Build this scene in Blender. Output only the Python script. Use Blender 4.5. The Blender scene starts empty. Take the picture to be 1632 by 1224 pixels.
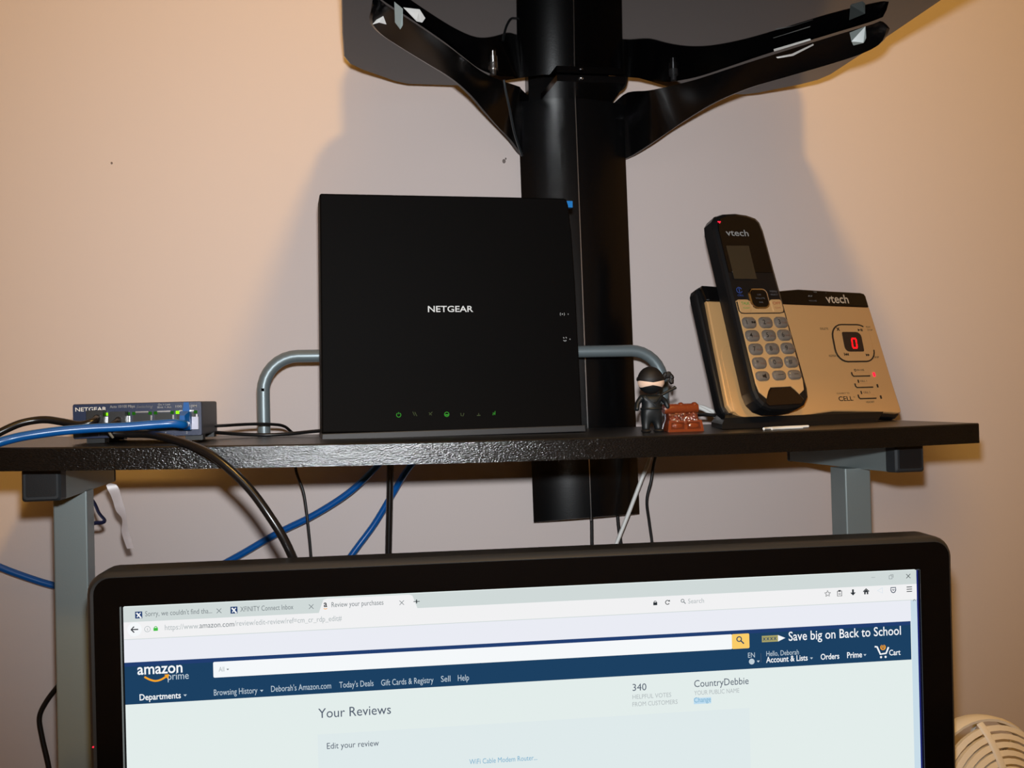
import bpy, bmesh, math, random
from mathutils import Vector, Matrix
random.seed(4)
SCN = bpy.context.scene
COL = SCN.collection
R = math.radians

# ------------------------------------------------------------------ camera, world, lights, exposure
YAW, PITCH, ROLL = R(9.8), R(0.8), R(-1.45)
CAM = Vector((0, -0.90, 1.30))
fwd = Vector((math.sin(YAW)*math.cos(PITCH), math.cos(YAW)*math.cos(PITCH), math.sin(PITCH)))
r0 = Vector((math.cos(YAW), -math.sin(YAW), 0)); u0 = r0.cross(fwd)
right = math.cos(ROLL)*r0 + math.sin(ROLL)*u0
up = -math.sin(ROLL)*r0 + math.cos(ROLL)*u0
cd = bpy.data.cameras.new('camera'); cam = bpy.data.objects.new('camera', cd); COL.objects.link(cam)
cd.sensor_fit = 'HORIZONTAL'; cd.sensor_width = 36.0; cd.lens = 36.0*1500/1632; cd.clip_start = 0.02
cam.matrix_world = Matrix(((right.x, up.x, -fwd.x, CAM.x), (right.y, up.y, -fwd.y, CAM.y), (right.z, up.z, -fwd.z, CAM.z), (0, 0, 0, 1)))
SCN.camera = cam

w = bpy.data.worlds.new('world'); SCN.world = w; w.use_nodes = True
w.node_tree.nodes['Background'].inputs[0].default_value = (0.02, 0.02, 0.02, 1)
w.node_tree.nodes['Background'].inputs[1].default_value = 1.0

def light(name, kind, loc, energy, color, radius, aim=None):
    d = bpy.data.lights.new(name, kind); d.energy = energy; d.color = color; d.shadow_soft_size = radius
    o = bpy.data.objects.new(name, d); COL.objects.link(o); o.location = loc
    if aim is not None: o.rotation_euler = Vector(aim).to_track_quat('-Z', 'Y').to_euler()
    return o
# the camera's own flash, just above its lens
flash = light('camera_flash', 'SPOT', CAM + up*0.05 + fwd*0.02, 21.0, (0.93, 0.97, 1.0), 0.011, fwd + up*0.10)
flash.data.spot_size = R(100); flash.data.spot_blend = 1.0
# warm ceiling bulb above the desk
bulb = light('ceiling_bulb', 'POINT', (0.21, -0.92, 2.12), 19.5, (1.0, 0.57, 0.13), 0.05)
SCN.view_settings.view_transform = 'Standard'; SCN.view_settings.look = 'None'
SCN.view_settings.exposure = 0.0; SCN.view_settings.gamma = 1.0; SCN.view_settings.use_curve_mapping = False

# ------------------------------------------------------------------ materials
def lin(c):
    return tuple((x/255/12.92 if x/255 <= .04045 else ((x/255+.055)/1.055)**2.4) for x in c)
MATS = {}
def mat(name, rgb, rough=.5, metal=0., spec=.5, bump=None, coat=0., trans=0., alpha=1., emit=None, estr=1., var=None):
    """rgb in sRGB 0-255; bump=(scale, strength, stretch xyz); var=(scale, amount) slight colour grain"""
    if name in MATS: return MATS[name]
    m = bpy.data.materials.new(name); m.use_nodes = True; nt = m.node_tree; b = nt.nodes['Principled BSDF']
    L = lin(rgb)
    b.inputs['Base Color'].default_value = (*L, 1); b.inputs['Roughness'].default_value = rough
    b.inputs['Metallic'].default_value = metal; b.inputs['Specular IOR Level'].default_value = spec
    b.inputs['Coat Weight'].default_value = coat; b.inputs['Coat Roughness'].default_value = .05
    b.inputs['Transmission Weight'].default_value = trans; b.inputs['Alpha'].default_value = alpha
    if emit: b.inputs['Emission Color'].default_value = (*lin(emit), 1); b.inputs['Emission Strength'].default_value = estr
    if bump or var: tc = nt.nodes.new('ShaderNodeTexCoord')
    if bump:
        mp = nt.nodes.new('ShaderNodeMapping'); mp.inputs['Scale'].default_value = bump[2] if len(bump) > 2 else (1, 1, 1)
        nz = nt.nodes.new('ShaderNodeTexNoise'); nz.inputs['Scale'].default_value = bump[0]; nz.inputs['Detail'].default_value = 3
        bp = nt.nodes.new('ShaderNodeBump'); bp.inputs['Strength'].default_value = bump[1]; bp.inputs['Distance'].default_value = bump[3] if len(bump) > 3 else .001
        nt.links.new(tc.outputs['Object'], mp.inputs[0]); nt.links.new(mp.outputs[0], nz.inputs[0])
        nt.links.new(nz.outputs[0], bp.inputs['Height']); nt.links.new(bp.outputs[0], b.inputs['Normal'])
    if var:
        n2 = nt.nodes.new('ShaderNodeTexNoise'); n2.inputs['Scale'].default_value = var[0]; n2.inputs['Detail'].default_value = 4
        rp = nt.nodes.new('ShaderNodeMapRange'); rp.inputs[3].default_value = 1-var[1]; rp.inputs[4].default_value = 1+var[1]
        mx = nt.nodes.new('ShaderNodeVectorMath'); mx.operation = 'SCALE'; mx.inputs[0].default_value = L
        nt.links.new(tc.outputs['Object'], n2.inputs[0]); nt.links.new(n2.outputs[0], rp.inputs[0])
        nt.links.new(rp.outputs[0], mx.inputs['Scale']); nt.links.new(mx.outputs[0], b.inputs['Base Color'])
    MATS[name] = m; return m
def glow(name, rgb, s=1.0):
    if name in MATS: return MATS[name]
    m = bpy.data.materials.new(name); m.use_nodes = True; nt = m.node_tree; nt.nodes.clear()
    e = nt.nodes.new('ShaderNodeEmission'); e.inputs[0].default_value = (*lin(rgb), 1); e.inputs[1].default_value = s
    o = nt.nodes.new('ShaderNodeOutputMaterial'); nt.links.new(e.outputs[0], o.inputs[0]); MATS[name] = m; return m

WALL = mat('wall_paint', (213, 200, 196), .85, spec=.2, bump=(260, .05), var=(3, .012))
CEIL = mat('ceiling_paint', (225, 215, 200), .9); FLOOR = mat('floor_carpet', (120, 100, 85), .95)
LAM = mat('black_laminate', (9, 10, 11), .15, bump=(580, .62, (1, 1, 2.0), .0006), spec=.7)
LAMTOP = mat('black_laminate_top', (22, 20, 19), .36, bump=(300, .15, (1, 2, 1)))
SILVER = mat('silver_grey_paint', (136, 146, 146), .42, metal=.35, bump=(900, .04))
RAILM = mat('satin_steel_rail', (126, 138, 142), .4, metal=.4)
BLKPL = mat('black_plastic', (20, 21, 23), .42, bump=(1200, .05))
CAPM = mat('charcoal_cap', (38, 42, 45), .5)
GLOSS = mat('glossy_black', (6, 6, 7), .12, spec=.35)
BLACKGLASS = mat('black_tinted_glass', (4, 4, 5), .03, spec=.4)
ARM = mat('black_arm_enamel', (4, 4, 5), .22)
COLM = mat('black_column_plastic', (7, 7, 8), .25, spec=.38, bump=(900, .04))
ROUTERM = mat('router_black', (9, 7, 6), .6, spec=.045, bump=(900, .03))
ROUTERB = mat('router_base_grey', (40, 40, 42), .55)
WHITEINK = mat('white_ink', (215, 215, 212), .5)
GREYINK = mat('grey_ink', (150, 150, 148), .5)
DIMINK = mat('dim_grey_ink', (95, 95, 98), .5)
DARKINK = mat('dark_ink', (35, 28, 22), .5)
NAVY = mat('navy_enamel_steel', (22, 36, 70), .38, bump=(1500, .08))
NAVYDK = mat('dark_blue_grey_steel', (40, 43, 56), .4)
BLUE = mat('blue_cable_jacket', (4, 84, 158), .28)
BLACKCAB = mat('black_cable_jacket', (22, 20, 20), .25)
THINCAB = mat('thin_black_cable', (18, 17, 18), .4)
WHITECAB = mat('white_cable_jacket', (225, 225, 222), .45)
METAL = mat('bright_spring_metal', (215, 215, 215), .25, metal=1.)
PORTDK = mat('port_black', (10, 12, 12), .5)  # near-black of the port sockets and rubber feet
GREENLED = glow('green_led', (140, 255, 20), 1.6); GREENDIM = glow('green_led_dim', (40, 110, 25), .7)
REDLED = glow('red_led', (255, 35, 60), 1.6); ICONG = glow('icon_green', (60, 150, 50), .8); ICOND = glow('icon_dim', (70, 78, 52), .8)
SEG = glow('red_segment', (255, 20, 25), 1.8)
WARMSILV = mat('warm_lit_silver_plastic', (226, 178, 120), .34, metal=.3)  # silver plastic with the lamp's warm reflection tinted into its base colour
WARMKEYS = mat('keypad_silver_plastic', (222, 178, 122), .36, metal=.3)  # silver keypad, same warm lamp tint put into the colour
CHROME = mat('chrome_trim', (225, 215, 200), .15, metal=1.)
PHBLK = mat('phone_gloss_black', (12, 11, 11), .13, coat=.4)
PHBLK2 = mat('phone_black_plastic', (17, 18, 20), .35)
LCD = mat('dark_lcd', (62, 52, 38), .12)
KEY = mat('clear_grey_key', (112, 104, 96), .07, spec=.8, coat=.9)
GREENINK = mat('green_ink', (40, 150, 60), .5); REDINK = mat('red_ink', (170, 80, 50), .5); BLUEINK = mat('blue_ink', (50, 75, 140), .5)
TAPE = mat('clear_tape', (165, 176, 174), .22, alpha=.8)
TAPEW = mat('white_tape_strip', (220, 206, 204), .3, alpha=.6)
FANW = mat('cream_white_plastic', (240, 234, 226), .5)
NINJA = mat('soft_black_vinyl', (17, 22, 25), .5); NINJAH = mat('black_vinyl_hood', (17, 14, 14), .6)
SKIN = mat('painted_skin', (236, 204, 182), .6)
CHEST = mat('brown_glazed_resin', (124, 56, 28), .12, coat=.8, bump=(420, .5, (1, 1, 1), .0012))
CHESTD = mat('dark_brown_glazed_resin', (92, 40, 22), .12, coat=.8)
STICK = mat('bright_blue_tab', (0, 120, 195), .5)
SPECK = mat('wall_speck', (120, 108, 104), .8)
DESKTOP = mat('desk_laminate', (22, 20, 20), .4)

# ------------------------------------------------------------------ geometry helpers
class G:
    def __init__(s): s.v = []; s.f = []; s.smooth = []
    def add(s, vs, fs, smooth=False):
        n = len(s.v); s.v += [tuple(x) for x in vs]; s.f += [tuple(i+n for i in f) for f in fs]; s.smooth += [smooth]*len(fs); return s
    def box(s, x0, x1, y0, y1, z0, z1):
        vs = [(x0,y0,z0),(x1,y0,z0),(x1,y1,z0),(x0,y1,z0),(x0,y0,z1),(x1,y0,z1),(x1,y1,z1),(x0,y1,z1)]
        return s.add(vs, [(3,2,1,0),(4,5,6,7),(0,1,5,4),(1,2,6,5),(2,3,7,6),(3,0,4,7)])
    def prism(s, poly, z0, z1, bev=0., bev0=0., smooth=False):
        """extrude a counter-clockwise xy polygon from z0 to z1 with bevelled rims"""
        n = len(poly)
        def inset(p, d):
            out = []
            for i in range(n):
                a = Vector(p[i-1]); b = Vector(p[i]); c = Vector(p[(i+1) % n])
                e1 = (b-a).normalized(); e2 = (c-b).normalized()
                n1 = Vector((-e1.y, e1.x)); n2 = Vector((-e2.y, e2.x)); m = n1+n2
                k = d/max(.35, 1+n1.dot(n2)); out.append((b.x+m.x*k, b.y+m.y*k))
            return out
        rings = []
        if bev0: rings += [(inset(poly, bev0), z0), (poly, z0+bev0)]
        else: rings += [(poly, z0)]
        if bev: rings += [(poly, z1-bev), (inset(poly, bev*.35), z1-bev*.3), (inset(poly, bev), z1)]
        else: rings += [(poly, z1)]
        vs = [(x, y, z) for p, z in rings for x, y in p]; fs = []
        for k in range(len(rings)-1):
            for i in range(n): j = (i+1) % n; fs.append((k*n+i, k*n+j, (k+1)*n+j, (k+1)*n+i))
        s.add(vs, fs, smooth)
        m = (len(rings)-1)*n
        b0 = len(s.v)-len(vs)
        s.f += [tuple(b0+i for i in reversed(range(n))), tuple(b0+m+i for i in range(n))]; s.smooth += [False, False]
        return s
    def loft(s, secs, closed=True, caps=True, smooth=True):
        n = len(secs[0]); vs = [p for q in secs for p in q]; fs = []
        for k in range(len(secs)-1):
            for i in range(n if closed else n-1):
                j = (i+1) % n; fs.append((k*n+i, k*n+j, (k+1)*n+j, (k+1)*n+i))
        b0 = len(s.v); s.add(vs, fs, smooth)
        if caps and closed:
            m = (len(secs)-1)*n
            s.f += [tuple(b0+i for i in reversed(range(n))), tuple(b0+m+i for i in range(n))]; s.smooth += [False, False]
        return s
    def tube(s, pts, r, seg=10, closed=False, flat=1., upv=None):
        pts = [Vector(p) for p in pts]; n = len(pts); secs = []; prev = None
        for i in range(n):
            if closed: t = pts[(i+1) % n]-pts[i-1]
            else: t = pts[min(i+1, n-1)]-pts[max(i-1, 0)]
            t.normalize()
            if prev is None:
                a = Vector(upv) if upv else (Vector((0, 0, 1)) if abs(t.z) < .9 else Vector((1, 0, 0)))
                nrm = (a-t*a.dot(t)).normalized()
            else: nrm = (prev-t*prev.dot(t)).normalized()
            prev = nrm; bi = t.cross(nrm); rr = r[i] if isinstance(r, (list, tuple)) else r
            secs.append([tuple(pts[i]+nrm*(math.cos(k*2*math.pi/seg)*rr*flat)+bi*(math.sin(k*2*math.pi/seg)*rr)) for k in range(seg)])
        if closed: secs.append(secs[0]); return s.loft(secs, True, False)
        return s.loft(secs)
    def ball(s, c, r, nu=16, nv=10):
        c = Vector(c); rx, ry, rz = (r if isinstance(r, (list, tuple)) else (r, r, r)); secs = []
        for j in range(nv+1):
            th = math.pi*(j/nv)*.996+.002*math.pi
            secs.append([(c.x+rx*math.sin(th)*math.cos(a*2*math.pi/nu), c.y+ry*math.sin(th)*math.sin(a*2*math.pi/nu), c.z-rz*math.cos(th)) for a in range(nu)])
        return s.loft(secs)
    def cyl(s, c, r, z0, z1, seg=20, r1=None):
        r1 = r if r1 is None else r1
        return s.loft([[(c[0]+rr*math.cos(a*2*math.pi/seg), c[1]+rr*math.sin(a*2*math.pi/seg), z) for a in range(seg)] for rr, z in ((r, z0), (r1, z1))])
    def xf(s, M):
        s.v = [tuple(M @ Vector(p)) for p in s.v]; return s

def link(name, me, m, parent=None):
    if m is not None: me.materials.append(m)
    o = bpy.data.objects.new(name, me); COL.objects.link(o)
    if parent is not None: o.parent = parent
    return o
def build(name, g, m, parent=None, kind=None, label=None):
    me = bpy.data.meshes.new(name); me.from_pydata(g.v, [], g.f)
    me.polygons.foreach_set('use_smooth', g.smooth); me.update()
    bm = bmesh.new(); bm.from_mesh(me); bmesh.ops.recalc_face_normals(bm, faces=bm.faces)
    for e in bm.edges:
        if len(e.link_faces) == 2 and e.calc_face_angle(0) > R(38): e.smooth = False
    bm.to_mesh(me); bm.free()
    o = link(name, me, m, parent)
    if kind: o['kind'] = kind
    if label: o['label'] = label
    return o
def tag(o, label, cat, group=None):
    o['label'] = label; o['category'] = cat
    if group: o['group'] = group
    return o
def thing(name, label, cat, loc=(0, 0, 0), group=None, rot=None):
    o = bpy.data.objects.new(name, None); COL.objects.link(o); o.empty_display_size = .02
    if rot is not None: o.matrix_world = Matrix.Translation(loc) @ rot.to_4x4()
    else: o.location = loc
    return tag(o, label, cat, group)
def face_frame(psi, tau):
    """rotation whose local x runs along a face, y up it and z out of it towards the room"""
    u = Vector((math.cos(psi), math.sin(psi), 0)); n0 = Vector((math.sin(psi), -math.cos(psi), 0))
    v = Vector((0, 0, 1))*math.cos(tau) - n0*math.sin(tau); n = u.cross(v)
    return Matrix(((u.x, v.x, n.x), (u.y, v.y, n.y), (u.z, v.z, n.z)))
def rrect(x0, y0, x1, y1, r, seg=5):
    out = []
    rs = r if isinstance(r, (list, tuple)) else (r, r, r, r)   # BL, BR, TR, TL
    for (cx, cy, a0, rr) in ((x0+rs[0], y0+rs[0], 180, rs[0]), (x1-rs[1], y0+rs[1], 270, rs[1]), (x1-rs[2], y1-rs[2], 0, rs[2]), (x0+rs[3], y1-rs[3], 90, rs[3])):
        for k in range(seg+1):
            a = R(a0+90*k/seg); out.append((cx+rr*math.cos(a), cy+rr*math.sin(a)))
    return out
def spline(pts, sub=8):
    P = [Vector(p) for p in pts]; out = []
    for i in range(len(P)-1):
        p0 = P[max(i-1, 0)]; p1 = P[i]; p2 = P[i+1]; p3 = P[min(i+2, len(P)-1)]
        for k in range(sub):
            t = k/sub
            out.append(.5*((2*p1)+(p2-p0)*t+(2*p0-5*p1+4*p2-p3)*t*t+(3*p1-p0-3*p2+p3)*t**3))
    out.append(P[-1]); return out
_cap = {}
def text(s, name, m, parent, x, y, width=None, cap=3., z=0., bold=0., shear=0., align='L', rot=0., thick=.00008):
    """flat lettering; x, y, width, cap (capital height) in metres in the parent's plane"""
    def mk(st):
        c = bpy.data.curves.new('lettering', 'FONT'); c.body = st; c.size = 1.; c.offset = .014*bold; c.shear = shear; c.resolution_u = 3
        o = bpy.data.objects.new('lettering', c); COL.objects.link(o); dg = bpy.context.evaluated_depsgraph_get()
        me = bpy.data.meshes.new_from_object(o.evaluated_get(dg)); bpy.data.objects.remove(o); bpy.data.curves.remove(c); return me
    if 'H' not in _cap:
        t = mk('H'); _cap['H'] = max(v.co.y for v in t.vertices); bpy.data.meshes.remove(t)
    me = mk(s); sy = cap/_cap['H']
    x0 = min(v.co.x for v in me.vertices); x1 = max(v.co.x for v in me.vertices)
    sx = width/(x1-x0) if width else sy
    off = {'L': 0, 'C': -(x1-x0)*sx/2, 'R': -(x1-x0)*sx}[align]; ca, sa = math.cos(rot), math.sin(rot)
    for v in me.vertices:
        a = (v.co.x-x0)*sx+off; b = v.co.y*sy; v.co = (x+a*ca-b*sa, y+a*sa+b*ca, z)
    return link(name, me, m, parent)
def mm(poly): return [(a/1000, b/1000) for a, b in poly]
def stroke(g, pts, wdt, z0, z1, closed=False):
    """a flat pen stroke of constant width through 2-D points"""
    p = [Vector(q) for q in pts]; n = len(p); L = []; Rr = []
    for i in range(n):
        if closed: t = p[(i+1) % n]-p[i-1]
        else: t = p[min(i+1, n-1)]-p[max(i-1, 0)]
        t = t.normalized(); nn = Vector((-t.y, t.x))*wdt/2; L.append(p[i]+nn); Rr.append(p[i]-nn)
    secs = [[(a.x, a.y, z0), (b.x, b.y, z0), (b.x, b.y, z1), (a.x, a.y, z1)] for a, b in zip(L, Rr)]
    if closed: secs.append(secs[0]); return g.loft(secs, True, False, False)
    return g.loft(secs, True, True, False)
def circ(cx, cy, r, a0=0, a1=360, n=18): return [(cx+r*math.cos(R(a0+(a1-a0)*k/n)), cy+r*math.sin(R(a0+(a1-a0)*k/n))) for k in range(n+1)]
def zs(x): return 1.2691+.029*(x-.25)**2        # the shelf board sags a little

# ------------------------------------------------------------------ room
def struct(name, g, m):
    o = build(name, g, m); o['kind'] = 'structure'; return o
X0, X1, Y0, Y1, ZT = -2.2, 2.0, -3.2, 0.0, 2.44
wall = struct('wall_back', G().box(X0, X1, 0, .1, 0, ZT), WALL)
struct('wall_left', G().box(X0-.1, X0, Y0-.1, .1, 0, ZT), WALL); struct('wall_right', G().box(X1, X1+.1, Y0-.1, .1, 0, ZT), WALL)
struct('wall_front', G().box(X0, X1, Y0-.1, Y0, 0, ZT), WALL)
struct('floor', G().box(X0-.1, X1+.1, Y0-.1, .1, -.1, 0), FLOOR); struct('ceiling', G().box(X0-.1, X1+.1, Y0-.1, .1, ZT, ZT+.1), CEIL)
struct('baseboard_back', G().box(X0, X1, -.014, 0, 0, .09), CEIL)
for c, sc in (((0.1530, 0.0000, 1.5297), 1.), ((-0.2081, 0.0000, 1.5216), .55), ((0.1549, 0.0000, 1.5322), .5)):
    c = Vector(c); build('wall_chip', G().ball((c.x, c.y, c.z), (.0018*sc, .0005, .0022*sc), 7, 5), SPECK, wall)

# ------------------------------------------------------------------ computer desk with raised shelf
desk = thing('raised_shelf', 'long black laminate shelf with grey guard rail raised on silver legs', 'shelf', (0.115, -.4, .75))
def D(g):  # world coordinates -> desk coordinates
    return g.xf(Matrix.Translation((-.115, .4, -.75)))
g = G(); secs = []
xs = [-.253+i*(.4815+.253)/24 for i in range(25)]
for x in xs:
    z = zs(x); b = .0009
    secs.append([(x, -.24, z-.0155), (x, -.24, z-b), (x, -.24+b, z), (x, -.043, z), (x, -.043, z-.0155)])
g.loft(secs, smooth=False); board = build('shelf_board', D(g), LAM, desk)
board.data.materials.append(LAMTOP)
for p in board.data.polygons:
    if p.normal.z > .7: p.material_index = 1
def bar(x0, skew):
    g = G(); zt = zs(x0+.012)-.0155; zb = zt-.0225
    sh = lambda x, y: (x+skew*(y+.21), y)
    def bx(a, b, y0, y1, z0, z1):
        pts = [sh(a, y0), sh(b, y0), sh(b, y1), sh(a, y1)]
        return [(x, y, z0) for x, y in pts]+[(x, y, z1) for x, y in pts]
    F = [(3,2,1,0),(4,5,6,7),(0,1,5,4),(1,2,6,5),(2,3,7,6),(3,0,4,7)]
    g.add(bx(x0, x0+.025, -.2, -.055, zb, zt+.0004), F); bo = build('support_bar', D(g), SILVER, desk)
    g = G()
    secs = []
    for y, e in ((-.212, .0018), (-.2105, .0004), (-.2, 0)):
        r = rrect(x0-.0004+e, zb-.0006+e, x0+.0254-e, zt-e, .002, 3)
        secs.append([(x+skew*(y+.21), y, z) for x, z in r])
    g.loft(secs, smooth=False); build('end_cap', D(g), CAPM, bo)
    g = G(); r = rrect(x0+.003, zb+.003, x0+.0222, zt-.004, .001, 2)
    g.loft([[(x, -.2126, z) for x, z in r], [(x, -.211, z) for x, z in r]], smooth=False); build('cap_face', D(g), BLKPL, bo)
    g = G(); r = rrect(x0-.0004, zb-.0006, x0+.0254, zt, .002, 3); g.loft([[(x+skew*(y+.21), y, z) for x, z in r] for y in (-.0555, -.0525)], smooth=False); build('end_cap', D(g), CAPM, bo)
    return zb
zbl = bar(-.2213, -.01); zbr = bar(.4275, -.09)
for x0, x1, y0, y1, zt in ((-.2196, -.1956, -.15, -.130, zbl), (.409, .4325, -.166, -.141, zbr)):
    g = G(); r = rrect(x0, y0, x1, y1, .0012, 2); g.loft([[(x, y, .75) for x, y in r], [(x, y, zt+.0004) for x, y in r]], smooth=False)
    build('leg', D(g), SILVER, desk)
# guard rail at the back of the shelf
ry = -.06; rp = [(-.0737, ry, zs(-.07)-.0005), (-.0737, ry, 1.30), (-.0736, ry, 1.313)]
for k in range(0, 9): a = R(180-90*k/8); rp.append((-.0737+.03+.03*math.cos(a), ry, 1.3105+.03*math.sin(a)))
rp += [(.02, ry, 1.3402), (.12, ry, 1.3402), (.22, ry, 1.3402)]
for k in range(0, 9): a = R(90-90*k/8); rp.append((.2575+.03*math.cos(a), ry, 1.3102+.03*math.sin(a)))
rp += [(.2876, ry, 1.295), (.2876, ry, zs(.28)-.0005)]
build('guard_rail', D(G().tube(rp, .0055, 14)), RAILM, desk)
table = thing('computer_desk', 'black topped computer desk below the monitor carrying the raised shelf', 'desk', (0.115, -.4, 0))
def D(g): return g.xf(Matrix.Translation((-.115, .4, 0)))
g = G().prism(rrect(-.34, -.72, .57, -.05, .02, 4), .722, .75, .002, .002); build('desktop', D(g), DESKTOP, table)
for x in (-.31, .54):
    g = G().box(x-.02, x+.02, -.68, -.09, .69, .722).box(x-.018, x+.018, -.62, -.58, .03, .69).box(x-.018, x+.018, -.19, -.15, .03, .69).box(x-.022, x+.022, -.68, -.09, 0, .03)
    build('side_frame', D(g), SILVER, table)
build('back_brace', D(G().box(-.295, .525, -.2, -.18, .35, .43)), SILVER, table)

# ------------------------------------------------------------------ wall column with glass shelf on two arms
cc = .2215
stand = thing('wall_shelf', 'black wall column with two curved arms under a tinted glass shelf', 'shelf', (cc, 0, 1.18))
def W(g): return g.xf(Matrix.Translation((-cc, 0, -1.18)))
def lean(z): return -.0043*(z-1.18)/.348
for sgn in (-1, 1):
    prof = []
    for k in range(9):
        a = k/8; off = sgn*(.0004+(.0526-.0004)*a); prof.append((off, -(.0155+math.sqrt(.094**2-off**2)-.0779)))
    prof += [(sgn*.0488, -.003), (sgn*.0488, -.0005), (sgn*.0004, -.0005)]
    secs = [[(.223+lean(z)+x, y, z+(x*.033-.15*(y+.004) if z < 1.2 else 0)) for x, y in prof] for z in (1.18, 1.3, 1.45, 1.583)]
    build('column_cover', W(G().loft(secs, smooth=True)), COLM, stand)
build('column_core', W(G().loft([[(.1756, -.002, z), (.1756, -.018, z), (.19, -.024, z), (.24, -.024, z), (.2555, -.018, z), (.2555, -.002, z)] for z in (1.5832, 1.98)], smooth=False)), COLM, stand)
build('seam_highlight', W(G().loft([[(.223+lean(z)-.0004, -.0318, z), (.223+lean(z)+.0004, -.0318, z), (.223+lean(z)+.0004, -.030, z), (.223+lean(z)-.0004, -.030, z)] for z in (1.181, 1.585)], smooth=False)), METAL, stand)  # bright strip stands in for the highlight along the column's seam
half = [(.02, -.0757), (.045, -.0725), (.060, -.064), (.082, -.0505), (.1, -.0415), (.122, -.0362), (.164, -.0365), (.176, -.043), (.19, -.056), (.206, -.0705), (.2165, -.084), (.2212, -.1), (.2222, -.15), (.2222, -.40)]
fr = [(.2222-.03*(1-math.cos(R(a))), -.40-.03*math.sin(R(a))) for a in (30, 60, 90)]
halfp = half+fr
poly = [(.2228+x, y) for x, y in reversed(halfp)]+[(.2228-x, y) for x, y in halfp]
build('glass_panel', W(G().prism(poly, 1.590, 1.598, .0008, .0008)), BLACKGLASS, stand)
railA = [(.262, -.010, 1.586), (0.2755, -0.0155, 1.5953), (0.2850, -0.0522, 1.5860), (0.3009, -0.0600, 1.5875), (0.3218, -0.0783, 1.5885), (0.3420, -0.1102, 1.5885), (0.3607, -0.1406, 1.5883), (0.3903, -0.1838, 1.5883), (0.4090, -0.2097, 1.5883), (0.4191, -0.2247, 1.5883)]
railB = [(.262, -.010, 1.528), (0.2763, -0.0155, 1.5323), (.2912, -.039, 1.5398), (.3057, -.052, 1.5491), (.3210, -.070, 1.5578), (.3357, -.092, 1.5642), (.3549, -.120, 1.5682), (.3763, -.149, 1.5691), (.3979, -.179, 1.5695), (.4151, -.202, 1.5711), (.4226, -.218, 1.5741), (.4195, -.233, 1.5795)]
for sgn in (1, -1):
    def resample(Pn, n=44):
        L = [0]
        for a_, b_ in zip(Pn, Pn[1:]): L.append(L[-1]+(b_-a_).length)
        out = []; k = 0
        for i in range(n+1):
            t = L[-1]*i/n
            while k < len(L)-2 and L[k+1] < t: k += 1
            out.append(Pn[k].lerp(Pn[k+1], (t-L[k])/max(1e-9, L[k+1]-L[k])))
        return out
    A = resample(spline(railA, 6)); B = resample(spline(railB, 6)); secs = []
    for i in range(len(A)):
        t = (A[min(i+1, len(A)-1)]+B[min(i+1, len(A)-1)]-A[max(i-1, 0)]-B[max(i-1, 0)]).normalized()
        a, b = A[i].copy(), B[i].copy(); nn = (b-a).cross(t).normalized()*.0022
        if nn.z < 0 and i > 8: pass
        q = [a+nn*.6, a*.55+b*.45+nn, b+nn*.6, b-nn*.6, a*.55+b*.45-nn, a-nn*.6]
        secs.append([((2*.2218-p.x) if sgn < 0 else p.x, p.y, p.z) for p in q])
    arm = build('support_arm', W(G().loft(secs)), ARM, stand)
    bx = .2925 if sgn > 0 else .1290
    g = G().cyl((bx, -.098), .0042, 1.5845, 1.5905, 12).cyl((bx, -.098), .0026, 1.580, 1.5845, 10)
    build('spacer_bolt', W(g), METAL if sgn < 0 else mat('dull_bolt_steel', (70, 70, 72), .3, metal=.8), stand)
build('collar_plate', W(G().prism([(.186, -.013), (.190, -.078), (.254, -.078), (.258, -.013)], 1.583, 1.5895, .0006)), ARM, stand)
c = Vector((0.2123, -0.0500, 1.5963)); build('collar_screw', W(G().ball((c.x, -.079, 1.5862), (.0024, .0016, .0016), 10, 6)), METAL, stand)
def patch(name, pts, m, th=.0004):
    p = [Vector(q) for q in pts]; n = (p[1]-p[0]).cross(p[-1]-p[0]).normalized()*th
    g = G().loft([[tuple(q) for q in p], [tuple(q+n) for q in p]], smooth=False); return build(name, W(g), m, stand)
patch('tape_strip', [(0.4010, -0.2082, 1.5850), (0.4068, -0.2217, 1.5850), (0.4077, -0.2206, 1.5765), (0.4070, -0.2179, 1.5735), (0.4017, -0.2120, 1.5735), (0.3988, -0.2144, 1.5755)], TAPE)
patch('tape_strip', [(0.3558, -0.1667, 1.5850), (0.3753, -0.1923, 1.5850), (0.3761, -0.1918, 1.5842), (0.3573, -0.1647, 1.5842)], WHITECAB)
patch('tape_strip', [(0.3575, -0.1674, 1.5785), (0.3675, -0.1756, 1.5785), (0.3765, -0.1948, 1.5800), (0.3777, -0.1935, 1.5795), (0.3693, -0.1742, 1.5775), (0.3586, -0.1673, 1.5775)], WHITECAB)
patch('tape_strip', [(0.0380, -0.2279, 1.5845), (0.0443, -0.2190, 1.5835), (0.0445, -0.2117, 1.5745), (0.0428, -0.2084, 1.5725), (0.0388, -0.2157, 1.5745)], TAPE)
patch('tape_strip', [(0.0446, -0.2213, 1.5835), (0.0569, -0.2145, 1.5855), (0.0616, -0.2064, 1.5825), (0.0593, -0.2054, 1.5795), (0.0548, -0.2098, 1.5785)], WHITECAB)
patch('tape_strip', [(0.0300, -0.2236, 1.5755), (0.0324, -0.2166, 1.5725), (0.0269, -0.2195, 1.5725), (0.0224, -0.2181, 1.5715), (0.0251, -0.2213, 1.5735)], WHITECAB)

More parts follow.
